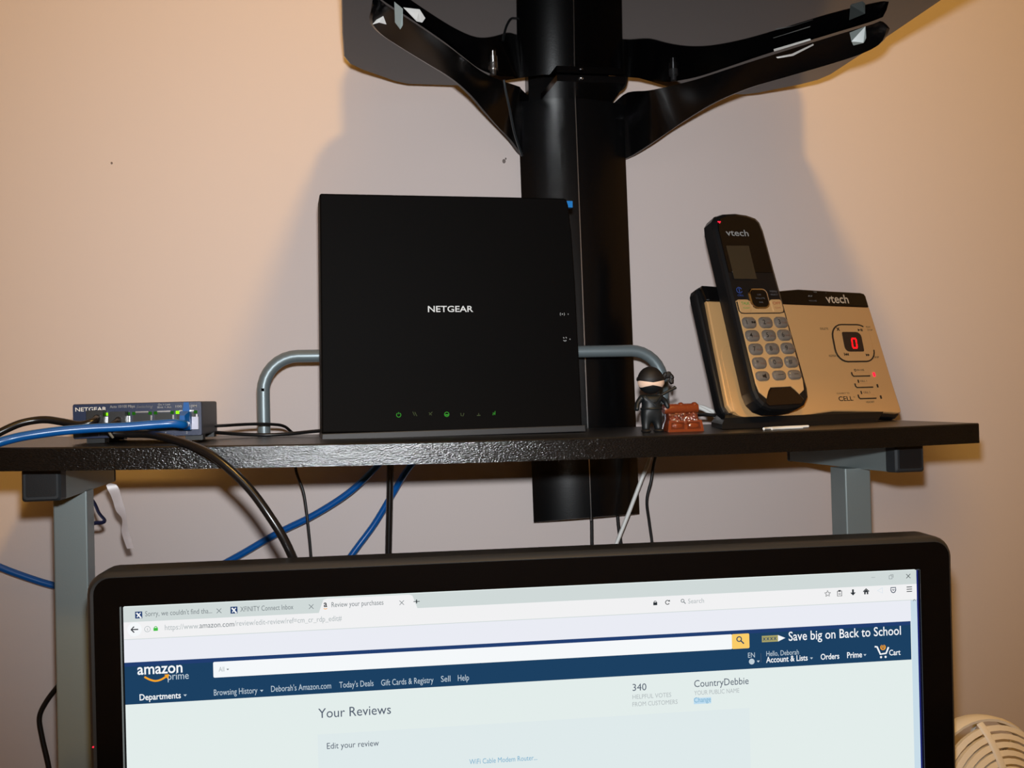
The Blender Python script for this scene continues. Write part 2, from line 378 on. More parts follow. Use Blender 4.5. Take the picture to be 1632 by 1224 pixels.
bar_ = thing('shadow_bar', 'slim black speaker bar lying along the back of the glass shelf', 'speaker', (.2305, -.082, 1.598))  # unseen bar, added and shaped to cast the sharp-sided shadow on the wall
build('casing', G().prism(rrect(-.209, -.022, .209, .030, .004, 3), .004, .062, .003, .002), BLKPL, bar_)
build('bar_front', G().box(-.204, .204, -.0245, -.0218, .008, .058), mat('bar_front_black', (16, 16, 17), .9), bar_)
for x in (-.17, .17): build('rubber_foot', G().cyl((x, 0), .012, 0, .0045, 16), BLKPL, bar_)

# ------------------------------------------------------------------ monitor
(MO, (MPSI, MTAU)) = ((-0.1394, -0.29, 1.1775), (-0.0647, -0.0135))
mon = thing('computer_monitor', 'black flat computer monitor in front showing a web shopping page', 'monitor', MO, None, face_frame(MPSI, MTAU))
SWID, SHEI = .5113, .2886
bz = (-.0213, -.318, .5362, .0222)   # outer bezel rectangle, metres in the screen plane
g = G().prism(rrect(bz[0], bz[1], bz[2], bz[3], .0135, 6), -.03, -.0046, 0, .008); build('housing', g, BLKPL, mon)
g = G(); o_ = lambda d: rrect(bz[0]+d, bz[1]+d, bz[2]-d, bz[3]-d, .0135-d, 6)
g.loft([[(x, y, z) for x, y in p] for p, z in ((o_(0), -.0046), (o_(0), -.0012), (o_(.0012), .0014), (o_(.0030), .0032), (o_(.0060), .0027))], True, False); build('bezel_frame', g, mat('bezel_grey_black', (40, 41, 43), .4, bump=(1500, .1)), mon)
g = G(); outer = rrect(bz[0]+.0050, bz[1]+.0034, bz[2]-.0034, bz[3]-.0034, .0100, 6); inner = rrect(-.0012, -SHEI-.0012, SWID+.0012, .0012, .0006, 6)
secs = [[(x, y, z) for x, y in p] for p, z in ((outer, .0026), (outer, .0034), (inner, .0030), (inner, -.004))]
g.loft(secs, True, False, False); build('glossy_bezel', g, GLOSS, mon)
c = (-18.28, -82.83); build('power_light', G().ball((c[0]/1000, c[1]/1000, .0038), (.0006, .0006, .0004), 8, 5), REDLED, mon)
SCRM = glow('page_white', (227, 237, 235)); scr = build('screen', G().box(0, SWID, -SHEI, 0, -.004, 0), SCRM, mon)
E = {'white': glow('e_white', (245, 248, 250)), 'silver': glow('e_silver', (190, 205, 215)), 'grey': glow('e_grey', (120, 128, 132)), 'pale': glow('e_pale', (178, 186, 188)), 'dark': glow('e_dark', (45, 50, 55)),
     'slate': glow('e_slate', (82, 92, 108)), 'link': glow('e_link', (120, 175, 205)), 'navy': glow('e_navy', (28, 64, 98)), 'navytop': glow('e_navytop', (34, 62, 112)), 'orange': glow('e_orange', (245, 165, 40)), 'yellow': glow('e_yellow', (250, 205, 105)),
     'toolbar': glow('e_toolbar', (241, 241, 242)), 'tabstrip': glow('e_tabstrip', (208, 217, 216)), 'lilac': glow('e_lilac', (234, 236, 244)), 'blueedge': glow('e_edge', (20, 30, 120), .8), 'scroll': glow('e_scroll', (200, 220, 232)), 'green': glow('e_green', (70, 190, 70)), 'box': glow('e_box', (223, 234, 235)), 'hi': glow('e_hi', (190, 220, 240)), 'olive': glow('e_olive', (165, 160, 105))}
def q(name, m, x0, y0, x1, y1, z=.1, r=0, parent=scr):   # mm rectangle
    p = rrect(x0, y0, x1, y1, r, 3) if r else [(x0, y0), (x1, y0), (x1, y1), (x0, y1)]
    return build(name, G().prism(mm(p), 0, z/1000), m, parent)
Wm = SWID*1000
TB = -9.2      # bottom of tab strip
q('tab_strip', E['tabstrip'], 0, TB, Wm, 0)
q('toolbar', E['toolbar'], 0, -19.6, Wm, TB)
q('blank_strip', E['lilac'], 0, -34.1, Wm-4.6, -20.0)
q('toolbar_rule', E['tabstrip'], 0, -20.0, Wm, -19.6)
build('active_tab', G().prism(mm([(117.5, TB-.2), (179, TB-.2), (176, -1.2), (174, -.4), (123, -.4), (120.5, -1.2)]), 0, .00018), E['toolbar'], scr)
q('header_band', E['navy'], 0, -59.6, Wm-4.9, -33.9)
q('header_band_top', E['navytop'], 0, -36.4, Wm-4.9, -33.9, .13)
sb0 = (52.71, -36.20); sb1 = (383.22, -45.40); sy = (394.83, -36.03)
q('search_box', E['white'], sb0[0], -46.0, sb1[0], -36.3, .16, .8)
q('search_button', E['yellow'], sb1[0]-.2, -46.0, sy[0], -36.3, .18, .8)
q('scroll_bar', E['scroll'], Wm-4.4, -SHEI*1000, Wm, -20.0)
q('screen_edge', E['blueedge'], Wm, -SHEI*1000, Wm+1.1, 0, .1)
c0 = (115.13, -84.51); c1 = (393.84, -85.72)
q('review_panel', E['box'], c0[0], -SHEI*1000, c1[0], (c0[1]+c1[1])/2, .06)
for s, x, y, wd, h, col, b in [
  ("Sorry, we couldn't find tha...", 12.95, -6.08, 39.87, 3.09, 'grey', 0),
  ('XFINITY Connect Inbox', 69.85, -6.06, 32.22, 3.09, 'grey', 0),
  ('a', 120.73, -5.56, 2.12, 3.87, 'dark', 1),
  ('Review your purchases', 125.55, -5.96, 32.16, 3.1, 'grey', 0),
  ('+', 176.51, -6.76, 3.89, 3.5, 'dark', 0),
  ('https://www.', 24.43, -15.12, 20.6, 3.28, 'pale', 0),
  ('amazon.com', 45.14, -14.94, 20.75, 3.28, 'grey', 0),
  ('/review/edit-review/ref=cm_cr_rdp_edit#', 66.12, -14.71, 65.54, 3.28, 'pale', 0),
  ('amazon', 7.56, -41.53, 26.76, 6.58, 'white', 1),
  ('prime', 25.44, -45.74, 12.54, 4.46, 'silver', 0),
  ('Departments', 8.51, -57.33, 24.47, 3.69, 'white', 1),
  ('Browsing History', 52.78, -56.98, 26.25, 3.69, 'silver', 0),
  ("Deborah's Amazon.com", 87.35, -56.71, 36.76, 3.69, 'silver', 0),
  ("Today's Deals", 129.13, -56.65, 21.21, 3.7, 'silver', 0),
  ('Gift Cards & Registry', 155.14, -56.77, 32.76, 3.71, 'silver', 0),
  ('Sell', 192.66, -56.56, 5.97, 3.72, 'silver', 0),
  ('Help', 203.35, -56.54, 7.04, 3.72, 'silver', 0),
  ('All', 55.99, -42.45, 3.37, 2.9, 'pale', 0),
  ('Your Reviews', 115.77, -74.77, 45.03, 5.86, 'slate', 0),
  ('Edit your review', 120.64, -94.38, 32.18, 3.73, 'slate', 0),
  ('WiFi Cable Modem Router...', 209.39, -109.88, 43.4, 3.19, 'link', 0),
  ('Save big on Back to School', 421.56, -42.57, 77.85, 5.82, 'white', 0.5),
  ('EN', 393.65, -52.23, 4.63, 3.26, 'silver', 0),
  ('Hello, Deborah', 406.14, -51.9, 22.17, 3.28, 'silver', 0),
  ('Account & Lists', 405.86, -56.15, 28.41, 3.7, 'white', 1),
  ('Orders', 443.23, -56.22, 12.82, 3.73, 'white', 1),
  ('Prime', 461.5, -56.11, 10.38, 3.76, 'white', 1),
  ('Cart', 490.84, -55.95, 7.9, 3.58, 'white', 1),
  ('0', 485.55, -51.51, 2.03, 3.15, 'navy', 1),
  ('340', 316.04, -69.45, 9.14, 4.41, 'slate', 0),
  ('HELPFUL VOTES', 315.87, -74.77, 25.62, 2.82, 'pale', 0),
  ('FROM CUSTOMERS', 315.72, -79.56, 29.9, 2.82, 'pale', 0),
  ('CountryDebbie', 357.01, -69.4, 36.64, 4.47, 'slate', 0),
  ('YOUR PUBLIC NAME', 356.85, -74.62, 30.31, 2.85, 'pale', 0),
  ('Change', 356.68, -79.41, 11.29, 3.25, 'link', 0),
  ('Search', 354.27, -14.73, 10.64, 3.02, 'pale', 0),
]:
    text(s, 'lettering', E[col], scr, x/1000, y/1000, wd/1000, h/1000, .00026, b)
def icon(name, col, f, z=.00026):
    g = G(); f(g); build(name, g, E[col], scr); return
Z0, Z1 = .0002, .0003
def fav(cx, cy):
    c = (-92.88, 397.26)
    q('site_icon', E['navytop'], cx-2.1, cy-2.1, cx+2.1, cy+2.1, .22)
    g = G(); stroke(g, mm([(cx-1.2, cy+1.4), (cx+1.5, cy-1.9)]), .0009, .0003, .0004); stroke(g, mm([(cx+1.2, cy+1.4), (cx-1.0, cy-1.3)]), .0006, .0003, .0004); build('site_icon_cross', g, E['white'], scr)
p = (9.10, -5.07); fav(*p); p = (66.01, -4.87); fav(*p)
def cross(p, s, col='grey'):
    g = G(); stroke(g, mm([(p[0]-s, p[1]+s), (p[0]+s, p[1]-s)]), .00035, Z0, Z1); stroke(g, mm([(p[0]-s, p[1]-s), (p[0]+s, p[1]+s)]), .00035, Z0+.00003, Z1+.00003); build('close_cross', g, E[col], scr)
for p in ((57.00, -4.86), (113.03, -4.99), (169.13, -5.27)): cross(p, 1.4)
cross((505.55, -3.73), 1.4, 'dark')
g = G(); p = (493.34, -3.74); stroke(g, mm([(p[0]-1.3, p[1]-1.3), (p[0]+.8, p[1]-1.3), (p[0]+.8, p[1]+.8), (p[0]-1.3, p[1]+.8)]), .0003, Z0, Z1, True); stroke(g, mm([(p[0]-.5, p[1]+1.5), (p[0]+1.5, p[1]+1.5), (p[0]+1.5, p[1]-.5)]), .0003, Z0, Z1); build('restore_icon', g, E['grey'], scr)
p = (481.02, -2.92); q('minimise_icon', E['pale'], p[0]-1.3, p[1]-.8, p[0]+1.3, p[1]-.4, .25)
p = (6.44, -13.82); build('back_disc', G().prism(mm(circ(p[0], p[1], 4.3)[:-1]), 0, .00018), E['white'], scr)
g = G(); stroke(g, mm([(p[0]-2, p[1]), (p[0]+2.2, p[1])]), .0007, .0002, .0003); stroke(g, mm([(p[0]-.2, p[1]+1.8), (p[0]-2, p[1]), (p[0]-.2, p[1]-1.8)]), .0007, .00023, .00033); build('back_arrow', g, E['dark'], scr)
p = (14.10, -13.97); g = G(); stroke(g, mm(circ(*p, 1.7)[:-1]), .0003, Z0, Z1, True); stroke(g, mm([(p[0], p[1]+.6), (p[0], p[1]-.9)]), .00035, Z0, Z1); build('info_icon', g, E['pale'], scr)
def lock(p, col):
    g = G(); g.prism(mm([(p[0]-1.3, p[1]-1.5), (p[0]+1.3, p[1]-1.5), (p[0]+1.3, p[1]+.3), (p[0]-1.3, p[1]+.3)]), Z0, Z1); stroke(g, mm(circ(p[0], p[1]+.3, .85, 0, 180, 8)), .0004, Z0, Z1); build('lock_icon', g, E[col], scr)
lock((18.98, -13.76), 'green'); lock((332.37, -13.26), 'dark')
p = (340.51, -13.33); g = G(); stroke(g, mm(circ(*p, 1.3, 40, 330)), .00045, Z0, Z1); g.prism(mm([(p[0]+.5, p[1]+.6), (p[0]+1.7, p[1]+.5), (p[0]+1.5, p[1]+1.7)]), Z0, Z1); build('reload_icon', g, E['dark'], scr)
def magn(p, s, col):
    g = G(); stroke(g, mm(circ(p[0]-.25*s, p[1]+.25*s, s*.62)[:-1]), .00026*s, .0003, .0004, True); stroke(g, mm([(p[0]+.2*s, p[1]-.2*s), (p[0]+s, p[1]-s)]), .00032*s, .0003, .0004); build('magnifier_icon', g, E[col], scr)
magn((388.52, -40.28), 2.5, 'navy'); magn((350.95, -13.15), 1.6, 'grey')
p = (449.09, -12.85); star = [(p[0]+(2.2 if k % 2 == 0 else .95)*math.sin(k*math.pi/5), p[1]+(2.2 if k % 2 == 0 else .95)*math.cos(k*math.pi/5)) for k in range(10)]
g = G(); stroke(g, mm(star), .00038, Z0, Z1, True); build('star_icon', g, E['dark'], scr)
p = (457.34, -12.87); g = G(); stroke(g, mm([(p[0]-1.5, p[1]-1.9), (p[0]+1.5, p[1]-1.9), (p[0]+1.5, p[1]+1.4), (p[0]-1.5, p[1]+1.4)]), .0004, Z0, Z1, True); g.prism(mm([(p[0]-.8, p[1]+1), (p[0]+.8, p[1]+1), (p[0]+.8, p[1]+2), (p[0]-.8, p[1]+2)]), Z0, Z1)
for k in (-.9, -.1): stroke(g, mm([(p[0]-.8, p[1]+k), (p[0]+.8, p[1]+k)]), .00025, Z0, Z1)
build('clipboard_icon', g, E['dark'], scr)
p = (466.63, -12.80); g = G().prism(mm([(p[0], p[1]-2), (p[0]+1.9, p[1]-.1), (p[0]+.6, p[1]-.1), (p[0]+.6, p[1]+2), (p[0]-.6, p[1]+2), (p[0]-.6, p[1]-.1), (p[0]-1.9, p[1]-.1)]), Z0, Z1); build('download_icon', g, E['dark'], scr)
p = (475.83, -12.60); g = G(); stroke(g, mm([(p[0]-2, p[1]-.1), (p[0], p[1]+1.8), (p[0]+2, p[1]-.1)]), .0006, Z0, Z1); g.prism(mm([(p[0]-1.4, p[1]-1.9), (p[0]-.4, p[1]-1.9), (p[0]-.4, p[1]-.5), (p[0]+.4, p[1]-.5), (p[0]+.4, p[1]-1.9), (p[0]+1.4, p[1]-1.9), (p[0]+1.4, p[1]), (p[0], p[1]+1.3), (p[0]-1.4, p[1])]), Z0, Z1); build('home_icon', g, E['dark'], scr)
p = (485.51, -12.44); g = G(); stroke(g, mm([(p[0]-1.8, p[1]), (p[0]+1.7, p[1]+1.8), (p[0]+1.7, p[1]-1.8)]), .0003, Z0, Z1, True); build('send_icon', g, E['scroll'], scr)
p = (494.79, -12.47); g = G(); stroke(g, mm([(p[0]-1.7, p[1]+1.6), (p[0]+1.7, p[1]+1.6), (p[0]+1.7, p[1]-.2), (p[0]+1.0, p[1]-1.5), (p[0], p[1]-1.9), (p[0]-1.0, p[1]-1.5), (p[0]-1.7, p[1]-.2)]), .0006, Z0, Z1, True); stroke(g, mm([(p[0]-.8, p[1]+.5), (p[0], p[1]-.4), (p[0]+.8, p[1]+.5)]), .0005, Z0, Z1); build('pocket_icon', g, E['slate'], scr)
p = (506.08, -12.51); g = G()
for k in (-1.5, 0, 1.5): g.prism(mm([(p[0]-1.9, p[1]+k-.25), (p[0]+1.9, p[1]+k-.25), (p[0]+1.9, p[1]+k+.25), (p[0]-1.9, p[1]+k+.25)]), Z0, Z1)
build('menu_icon', g, E['dark'], scr)
p = (509.37, -20.07); g = G(); stroke(g, mm([(p[0]-.9, p[1]-.5), (p[0], p[1]+.6), (p[0]+.9, p[1]-.5)]), .0004, .0002, .0003); build('scroll_caret', g, E['grey'], scr)
def tri(p, col, s=1.):
    build('drop_arrow', G().prism(mm([(p[0]-s, p[1]+.5*s), (p[0], p[1]-.7*s), (p[0]+s, p[1]+.5*s)]), .00022, .0003), E[col], scr)
for p in ((35.56, -55.76), (81.63, -55.64), (400.51, -54.97), (436.89, -54.89), (473.89, -54.73)): tri(p, 'silver')
tri((61.45, -41.28), 'grey', .8)
a = (11.65, -43.12); b = (18.39, -45.96); c = (25.71, -42.73)
g = G(); P3 = spline([(a[0], a[1], 0), ((a[0]+b[0])/2, b[1]+.9, 0), (b[0], b[1], 0), ((b[0]+c[0])/2, b[1]+.9, 0), (c[0], c[1], 0)], 5)
stroke(g, mm([(p.x, p.y) for p in P3]), .0011, .00022, .0003); g.prism(mm([(c[0]-2.2, c[1]+.3), (c[0]-.2, c[1]-2.6), (c[0]+.6, c[1]+.5)]), .00022, .0003); build('smile_arrow', g, E['orange'], scr)
p = (121.73, -6.80); g = G(); stroke(g, mm([(p[0]-1.1, p[1]+.3), (p[0], p[1]-.2), (p[0]+1.1, p[1]+.3)]), .0004, .0002, .0003); build('small_smile', g, E['orange'], scr)
a = (403.31, -40.52); b = (419.29, -40.04)
g = G().prism(mm([(a[0], a[1]-2.1), (b[0]-5, a[1]-2.1), (b[0]-5, a[1]+2.1), (a[0], a[1]+2.1)]), .0002, .0003); build('pencil_barrel', g, E['olive'], scr)
build('pencil_tip', G().prism(mm([(b[0]-5, a[1]-2.1), (b[0], a[1]), (b[0]-5, a[1]+2.1)]), .0002, .0003), E['white'], scr)
g = G()
for k in range(4):
    x = a[0]+1.6+k*2.45
    stroke(g, mm([(x-.8, a[1]-1), (x+.8, a[1]+1)]), .0004, .0003, .00036); stroke(g, mm([(x-.8, a[1]+1), (x+.8, a[1]-1)]), .0004, .00033, .00039)
build('pencil_pattern', g, E['navy'], scr)
p = (396.08, -54.84); build('globe_icon', G().prism(mm(circ(p[0], p[1], 1.9)[:-1]), .0002, .0003), E['silver'], scr)
p = (485.87, -52.80); g = G(); stroke(g, mm([(p[0]-5, p[1]+3.2), (p[0]-3.4, p[1]+3), (p[0]-1.2, p[1]-2), (p[0]+2.8, p[1]-1.6), (p[0]+4.6, p[1]+2.4)]), .0011, .0002, .0003)
for dx in (-.8, 2.4): g.prism(mm(circ(p[0]+dx, p[1]-4, .75, n=10)[:-1]), .0002, .0003)
build('cart_icon', g, E['white'], scr)
p = (486.61, -50.33); build('cart_count', G().prism(mm(circ(p[0], p[1], 1.9)[:-1]), .00022, .00025), E['orange'], scr)
p = (402.44, -52.74); q('divider_line', E['slate'], p[0]-.1, p[1]-3, p[0]+.1, p[1]+3, .2)
p = (356.54, -80.02); p2 = (368.09, -79.91); q('link_highlight', E['hi'], p[0], p[1]-.5, p2[0], p2[1]+3.3, .18)
# monitor foot, out of the picture below
RM = face_frame(MPSI, MTAU)
bx = bz[0]*.5+bz[2]*.5
def Mw(x, y, z): return RM.transposed() @ (Vector((x, y, z))-Vector(MO))
ctr = Vector(MO)+RM @ Vector((bx, -.2, -.045))
g = G().box(ctr.x-.03, ctr.x+.03, ctr.y-.008, ctr.y+.018, .76, ctr.z+.05); g.v = [tuple(Mw(*p)) for p in g.v]; build('stand_neck', g, BLKPL, mon)
g = G().prism([(ctr.x+.12*math.cos(R(a)), ctr.y+.085*math.sin(R(a))) for a in range(0, 360, 12)], .7501, .762, .003); g.v = [tuple(Mw(*p)) for p in g.v]; build('stand_foot', g, BLKPL, mon)

# ------------------------------------------------------------------ router
(RO, RPSI, RTAU) = ([-0.022, -0.155, 1.2716], 0.06981317007977318, 0.0)
RO[2] = zs(.08)
rt = thing('modem_router', 'tall square black modem router standing on the shelf before the column', 'router', RO, None, face_frame(RPSI, RTAU))
face = [(0.13, 5.83), (211.92, 1.41), (211.45, 33.69), (210.41, 75.39), (209.25, 122.35), (207.40, 164.11), (205.06, 188.10), (203.56, 193.02), (201.40, 193.85), (148.47, 193.64), (71.44, 193.03), (3.53, 192.55), (2.45, 191.44)]
build('casing', G().prism(mm(face), -.036, 0, .0012, .0015), ROUTERM, rt)
h = (0.13, 5.83)[1]/1000
b0 = (0.00, 0.00); b1 = (214.08, 0.30)
g = G().prism(mm([(b0[0]-.3, 0), (b1[0]+.6, 0), (b1[0]+.2, h*1000-.5), (b0[0]+.3, h*1000-.5)]), -.052, .0012, .0006, .0006); build('stand_base', g, ROUTERB, rt)
for dx in (.02, .18): build('base_rib', G().box(dx, dx+.006, .0002, h, -.06, -.05), ROUTERB, rt)
a = (204.24, 188.08); b = (211.21, 193.48); build('blue_tab', G().box(a[0]/1000, b[0]/1000, a[1]/1000, b[1]/1000, -.012, -.008), STICK, rt)
a = (85.30, 99.70); b = (122.09, 99.81); text('NETGEAR', 'lettering', WHITEINK, rt, a[0]/1000, (a[1]+b[1])/2000, (b[0]-a[0])/1000, .0047, .0002, .9)
icons = [(59.97, 18.44), (72.79, 18.72), (85.50, 18.56), (98.45, 17.64), (111.16, 17.13), (124.54, 16.90), (137.28, 17.25)]
for k, (x, y) in enumerate(icons):
    g = G()
    if k == 0: stroke(g, mm(circ(x, y-.2, 1.7, 120, 420)), .0006, .0001, .0003); stroke(g, mm([(x, y+.4), (x, y+2)]), .0006, .0001, .0003)
    elif k == 1: stroke(g, mm([(x-1.6, y+1.8), (x-.2, y-1.4)]), .0006, .0001, .0003); stroke(g, mm([(x, y+1.5), (x+1.6, y-1.8)]), .0006, .0001, .0003)
    elif k == 2: stroke(g, mm([(x-1.2, y-1), (x+1.4, y+1.4)]), .0006, .0001, .0003); stroke(g, mm([(x-1.4, y+1), (x+.8, y-1.3)]), .0006, .0001, .0003)
    elif k == 3: stroke(g, mm(circ(x, y, 1.8)[:-1]), .0006, .0001, .0003, True); stroke(g, mm([(x-1.7, y-.5), (x+1.7, y-.5)]), .0012, .0001, .0003)
    elif k == 4: stroke(g, mm([(x-1.3, y+1.2), (x-1, y-1), (x+.6, y-1.2), (x+1.3, y+1.1)]), .0006, .0001, .0003)
    elif k == 5: stroke(g, mm([(x-1.4, y-.9), (x+1.4, y-.9)]), .0008, .0001, .0003); stroke(g, mm([(x, y-.8), (x, y+.9)]), .0006, .0001, .0003)
    else: stroke(g, mm([(x-.9, y-1.4), (x-.6, y+.8), (x+.2, y-.6), (x+.9, y+1.8), (x+.6, y-1.2)]), .0006, .0001, .0003)
    build('status_icon', g, ICONG if k in (0, 3, 6) else ICOND, rt)
p = (197.16, 97.60); g = G()
for s in (-1, 1): stroke(g, mm(circ(p[0], p[1], 1.9, 90-90*s-40, 90-90*s+40, 6)), .00045, .0001, .0003)
g.prism(mm(circ(p[0], p[1], .6, n=8)[:-1]), .0001, .0003); g.prism(mm(circ(p[0]+5, p[1]-.1, .45, n=8)[:-1]), .0001, .0003); build('wireless_icon', g, GREYINK, rt)
p = (199.32, 77.32); g = G(); stroke(g, mm(circ(p[0]-.5, p[1]-.8, 1.2, 200, 340, 6)), .0007, .0001, .0003); stroke(g, mm([(p[0]-1.9, p[1]+1.2), (p[0]-1, p[1]+.2)]), .0007, .0001, .0003); stroke(g, mm([(p[0]+.3, p[1]+1.3), (p[0]+1.1, p[1]+.3)]), .0007, .0001, .0003)
g.prism(mm([(p[0]+3.3, p[1]-.9), (p[0]+4.5, p[1]-.9), (p[0]+3.9, p[1]+.3)]), .0001, .0003); build('pairing_icon', g, GREYINK, rt)

# ------------------------------------------------------------------ ethernet switch
SY = -.192
sx0, sx1 = (-0.1932, -0.1920, 1.2826)[0], (-0.1054, -0.1920, 1.2798)[0]; szt = (-0.1490, -0.1920, 1.3028)[2]; szb = (-0.1495, -0.1920, 1.2781)[2]
sw = thing('network_switch', 'small dark blue five-port network switch on the left of the shelf', 'switch', (sx0, SY, zs(sx0)))
swr = Matrix(((1, 0, 0), (0, 0, -1), (0, 1, 0)))   # local x right, y up, z to the room
SWw = sx1-sx0; SWh = szt-szb; f0 = szb-zs(sx0)
def swp(px): return (px-116)/206.5*SWw
def swy(py): return f0+(697-py)/55.*SWh
sw.matrix_world = Matrix.Translation((sx0, SY, zs(sx0))) @ swr.to_4x4()
build('casing', G().prism(rrect(0, f0, SWw, f0+SWh, .0012, 2), -.078, -.0006, .0006, .001), NAVYDK, sw)
plate = build('front_plate', G().prism(rrect(.0004, f0+.0004, SWw-.0004, f0+SWh-.0004, .001, 2), -.0006, .0004), NAVY, sw)
text('NETGEAR', 'lettering', WHITEINK, sw, swp(121), swy(653.5), swp(170)-swp(121), .0027, .0006, .8)
text('Auto 10/100 Mbps', 'lettering', GREYINK, sw, swp(175.5), swy(649.4), swp(215)-swp(175.5), .0019, .0006)
text('Switching', 'lettering', DIMINK, sw, swp(217), swy(650.5), swp(244)-swp(217), .002, .0006, 0, .4)
text('On = Link', 'lettering', GREYINK, sw, swp(252), swy(647.4), swp(272)-swp(252), .0013, .0006)
text('Blink = Act', 'lettering', GREYINK, sw, swp(251), swy(651.6), swp(273.5)-swp(251), .0013, .0006)
text('100', 'lettering', GREYINK, sw, swp(280.3), swy(651.2), swp(290)-swp(280.3), .0016, .0006, .5)
text('10M', 'lettering', GREYINK, sw, swp(302.8), swy(651.2), swp(314.4)-swp(302.8), .0016, .0006, .5)
for s, px in (('1', 157.5), ('2', 192), ('3', 227), ('4', 262.5), ('5', 297)): text(s, 'lettering', GREYINK, sw, swp(px)-.0003, swy(693.5), None, .0017, .0006, .5)
edges = [138, 174, 209, 243.7, 279, 317]
for k in range(5):
    x0, x1 = swp(edges[k])+.0004, swp(edges[k+1])-.0004; y0, y1 = swy(684), swy(656)
    g = G(); o_ = rrect(x0, y0, x1, y1, .0004, 1); i_ = rrect(x0+.0008, y0+.0008, x1-.0008, y1-.0016, .0003, 1)
    g.loft([[(x, y, z) for x, y in p] for p, z in ((o_, .0003), (o_, .0009), (i_, .0009), (i_, .0004))], True, False, False)
    po = build('port', g, NAVYDK, sw)
    build('socket', G().prism(i_, .0003, .0006), PORTDK, po)
    build('link_light', G().box(x0+.0003, x0+.0026, y1-.0024, y1-.0003, .0008, .0013), GREENLED if k == 4 else GREENDIM, po)
    build('speed_light', G().box(x1-.0026, x1-.0003, y1-.0024, y1-.0003, .0008, .0013), GREENLED if k == 0 else GREENDIM, po)
    build('shield_spring', G().box(x0+.0026, x1-.0026, y1-.0008, y1+.0001, .0009, .0012).box(x1-.0012, x1-.0002, y0+.004, y1-.003, .0009, .0013), METAL, po)
for x in (swp(150), swp(308)):
    for z in (-.009, -.066): build('rubber_foot', G().xf(Matrix.Identity(4)).box(x-.006, x+.006, 0, f0+.0006, z-.006, z+.006), PORTDK, sw)

# ------------------------------------------------------------------ cables
def cable(name, label, pts, r, m, cat='cable', sub=8, group=None, flat=1., upv=None):
    p = spline(pts, sub); o0 = Vector(p[0])
    o = build(name, G().tube([x-o0 for x in p], r, 10, flat=flat, upv=upv), m); o.location = o0
    return tag(o, label, cat, group)
bl = cable('ethernet_cable', 'blue ethernet cable plugged into the switch and running left off the shelf', [(-0.1154, -0.2000, 1.2867), (-0.1155, -0.2120, 1.2867), (-0.1214, -0.2165, 1.2877), (-0.1354, -0.2190, 1.2873), (-0.1512, -0.2220, 1.2865), (-0.1703, -0.2260, 1.2862), (-0.1896, -0.2310, 1.2852), (-0.2068, -0.2360, 1.2832), (-0.2173, -0.2390, 1.2812), (-0.2274, -0.2430, 1.2781), (-0.2450, -0.2460, 1.2716), (-0.2692, -0.2460, 1.2529), (-0.2834, -0.2440, 1.2116), (-0.2880, -0.2400, 1.1434), (-0.2894, -0.2360, 1.0426)], .0031, BLUE)
def child(name, g, m, parent):
    o = build(name, g, m); o.parent = parent; o.matrix_parent_inverse = Matrix.Translation(parent.location).inverted(); return o
pa = [Vector((-0.1186, -0.1955, 1.2961)), Vector((-0.1125, -0.1955, 1.2959)), Vector((-0.1119, -0.1955, 1.2824)), Vector((-0.1197, -0.1955, 1.2826))]
g = G().loft([[tuple(p+Vector((0, dy, 0))) for p in pa] for dy in (.003, -.006)]+[[tuple((p*.55+sum(pa, Vector())*.1125)+Vector((-.0008, -.0125, 0))) for p in pa]], smooth=False); child('plug_boot', g, BLUE, bl)
pa = [Vector((-0.1171, -0.1955, 1.3023)), Vector((-0.1137, -0.1955, 1.3022)), Vector((-0.1130, -0.1955, 1.2955)), Vector((-0.1181, -0.1955, 1.2956))]
child('plug_latch', G().loft([[tuple(p+Vector((0, dy, 0))) for p in pa] for dy in (.0015, -.001)], smooth=False), BLUE, bl)
pa = [Vector((-0.1117, -0.1955, 1.2918)), Vector((-0.1074, -0.1955, 1.2917)), Vector((-0.1074, -0.1955, 1.2827)), Vector((-0.1119, -0.1955, 1.2828))]
child('plug_shell', G().loft([[tuple(p+Vector((0, dy, 0))) for p in pa] for dy in (.002, -.0015)], smooth=False), mat('clear_plug', (190, 200, 225), .15, spec=.8), bl)
ca = cable('network_cable', 'black network cable rising from the left edge behind the blue one', [(-0.1750, -0.1970, 1.2928), (-0.1736, -0.2060, 1.2925), (-0.1746, -0.2120, 1.2904), (-0.1826, -0.2140, 1.2886), (-0.1938, -0.2130, 1.2908), (-0.2034, -0.2130, 1.2926), (-0.2115, -0.2140, 1.2924), (-0.2197, -0.2170, 1.2906), (-0.2278, -0.2210, 1.2867), (-0.2374, -0.2250, 1.2809), (-0.2510, -0.2300, 1.2725), (-0.2683, -0.2300, 1.2535), (-0.2803, -0.2250, 1.2125), (-0.2854, -0.2200, 1.1379), (-0.2872, -0.2150, 1.0333)], .0026, BLACKCAB)
pl = (-0.1757, -0.1960, 1.2937); child('plug_body', G().box(pl[0]-.0055, pl[0]+.0055, -.203, -.1915, pl[2]-.0045, pl[2]+.0045), BLKPL, ca)
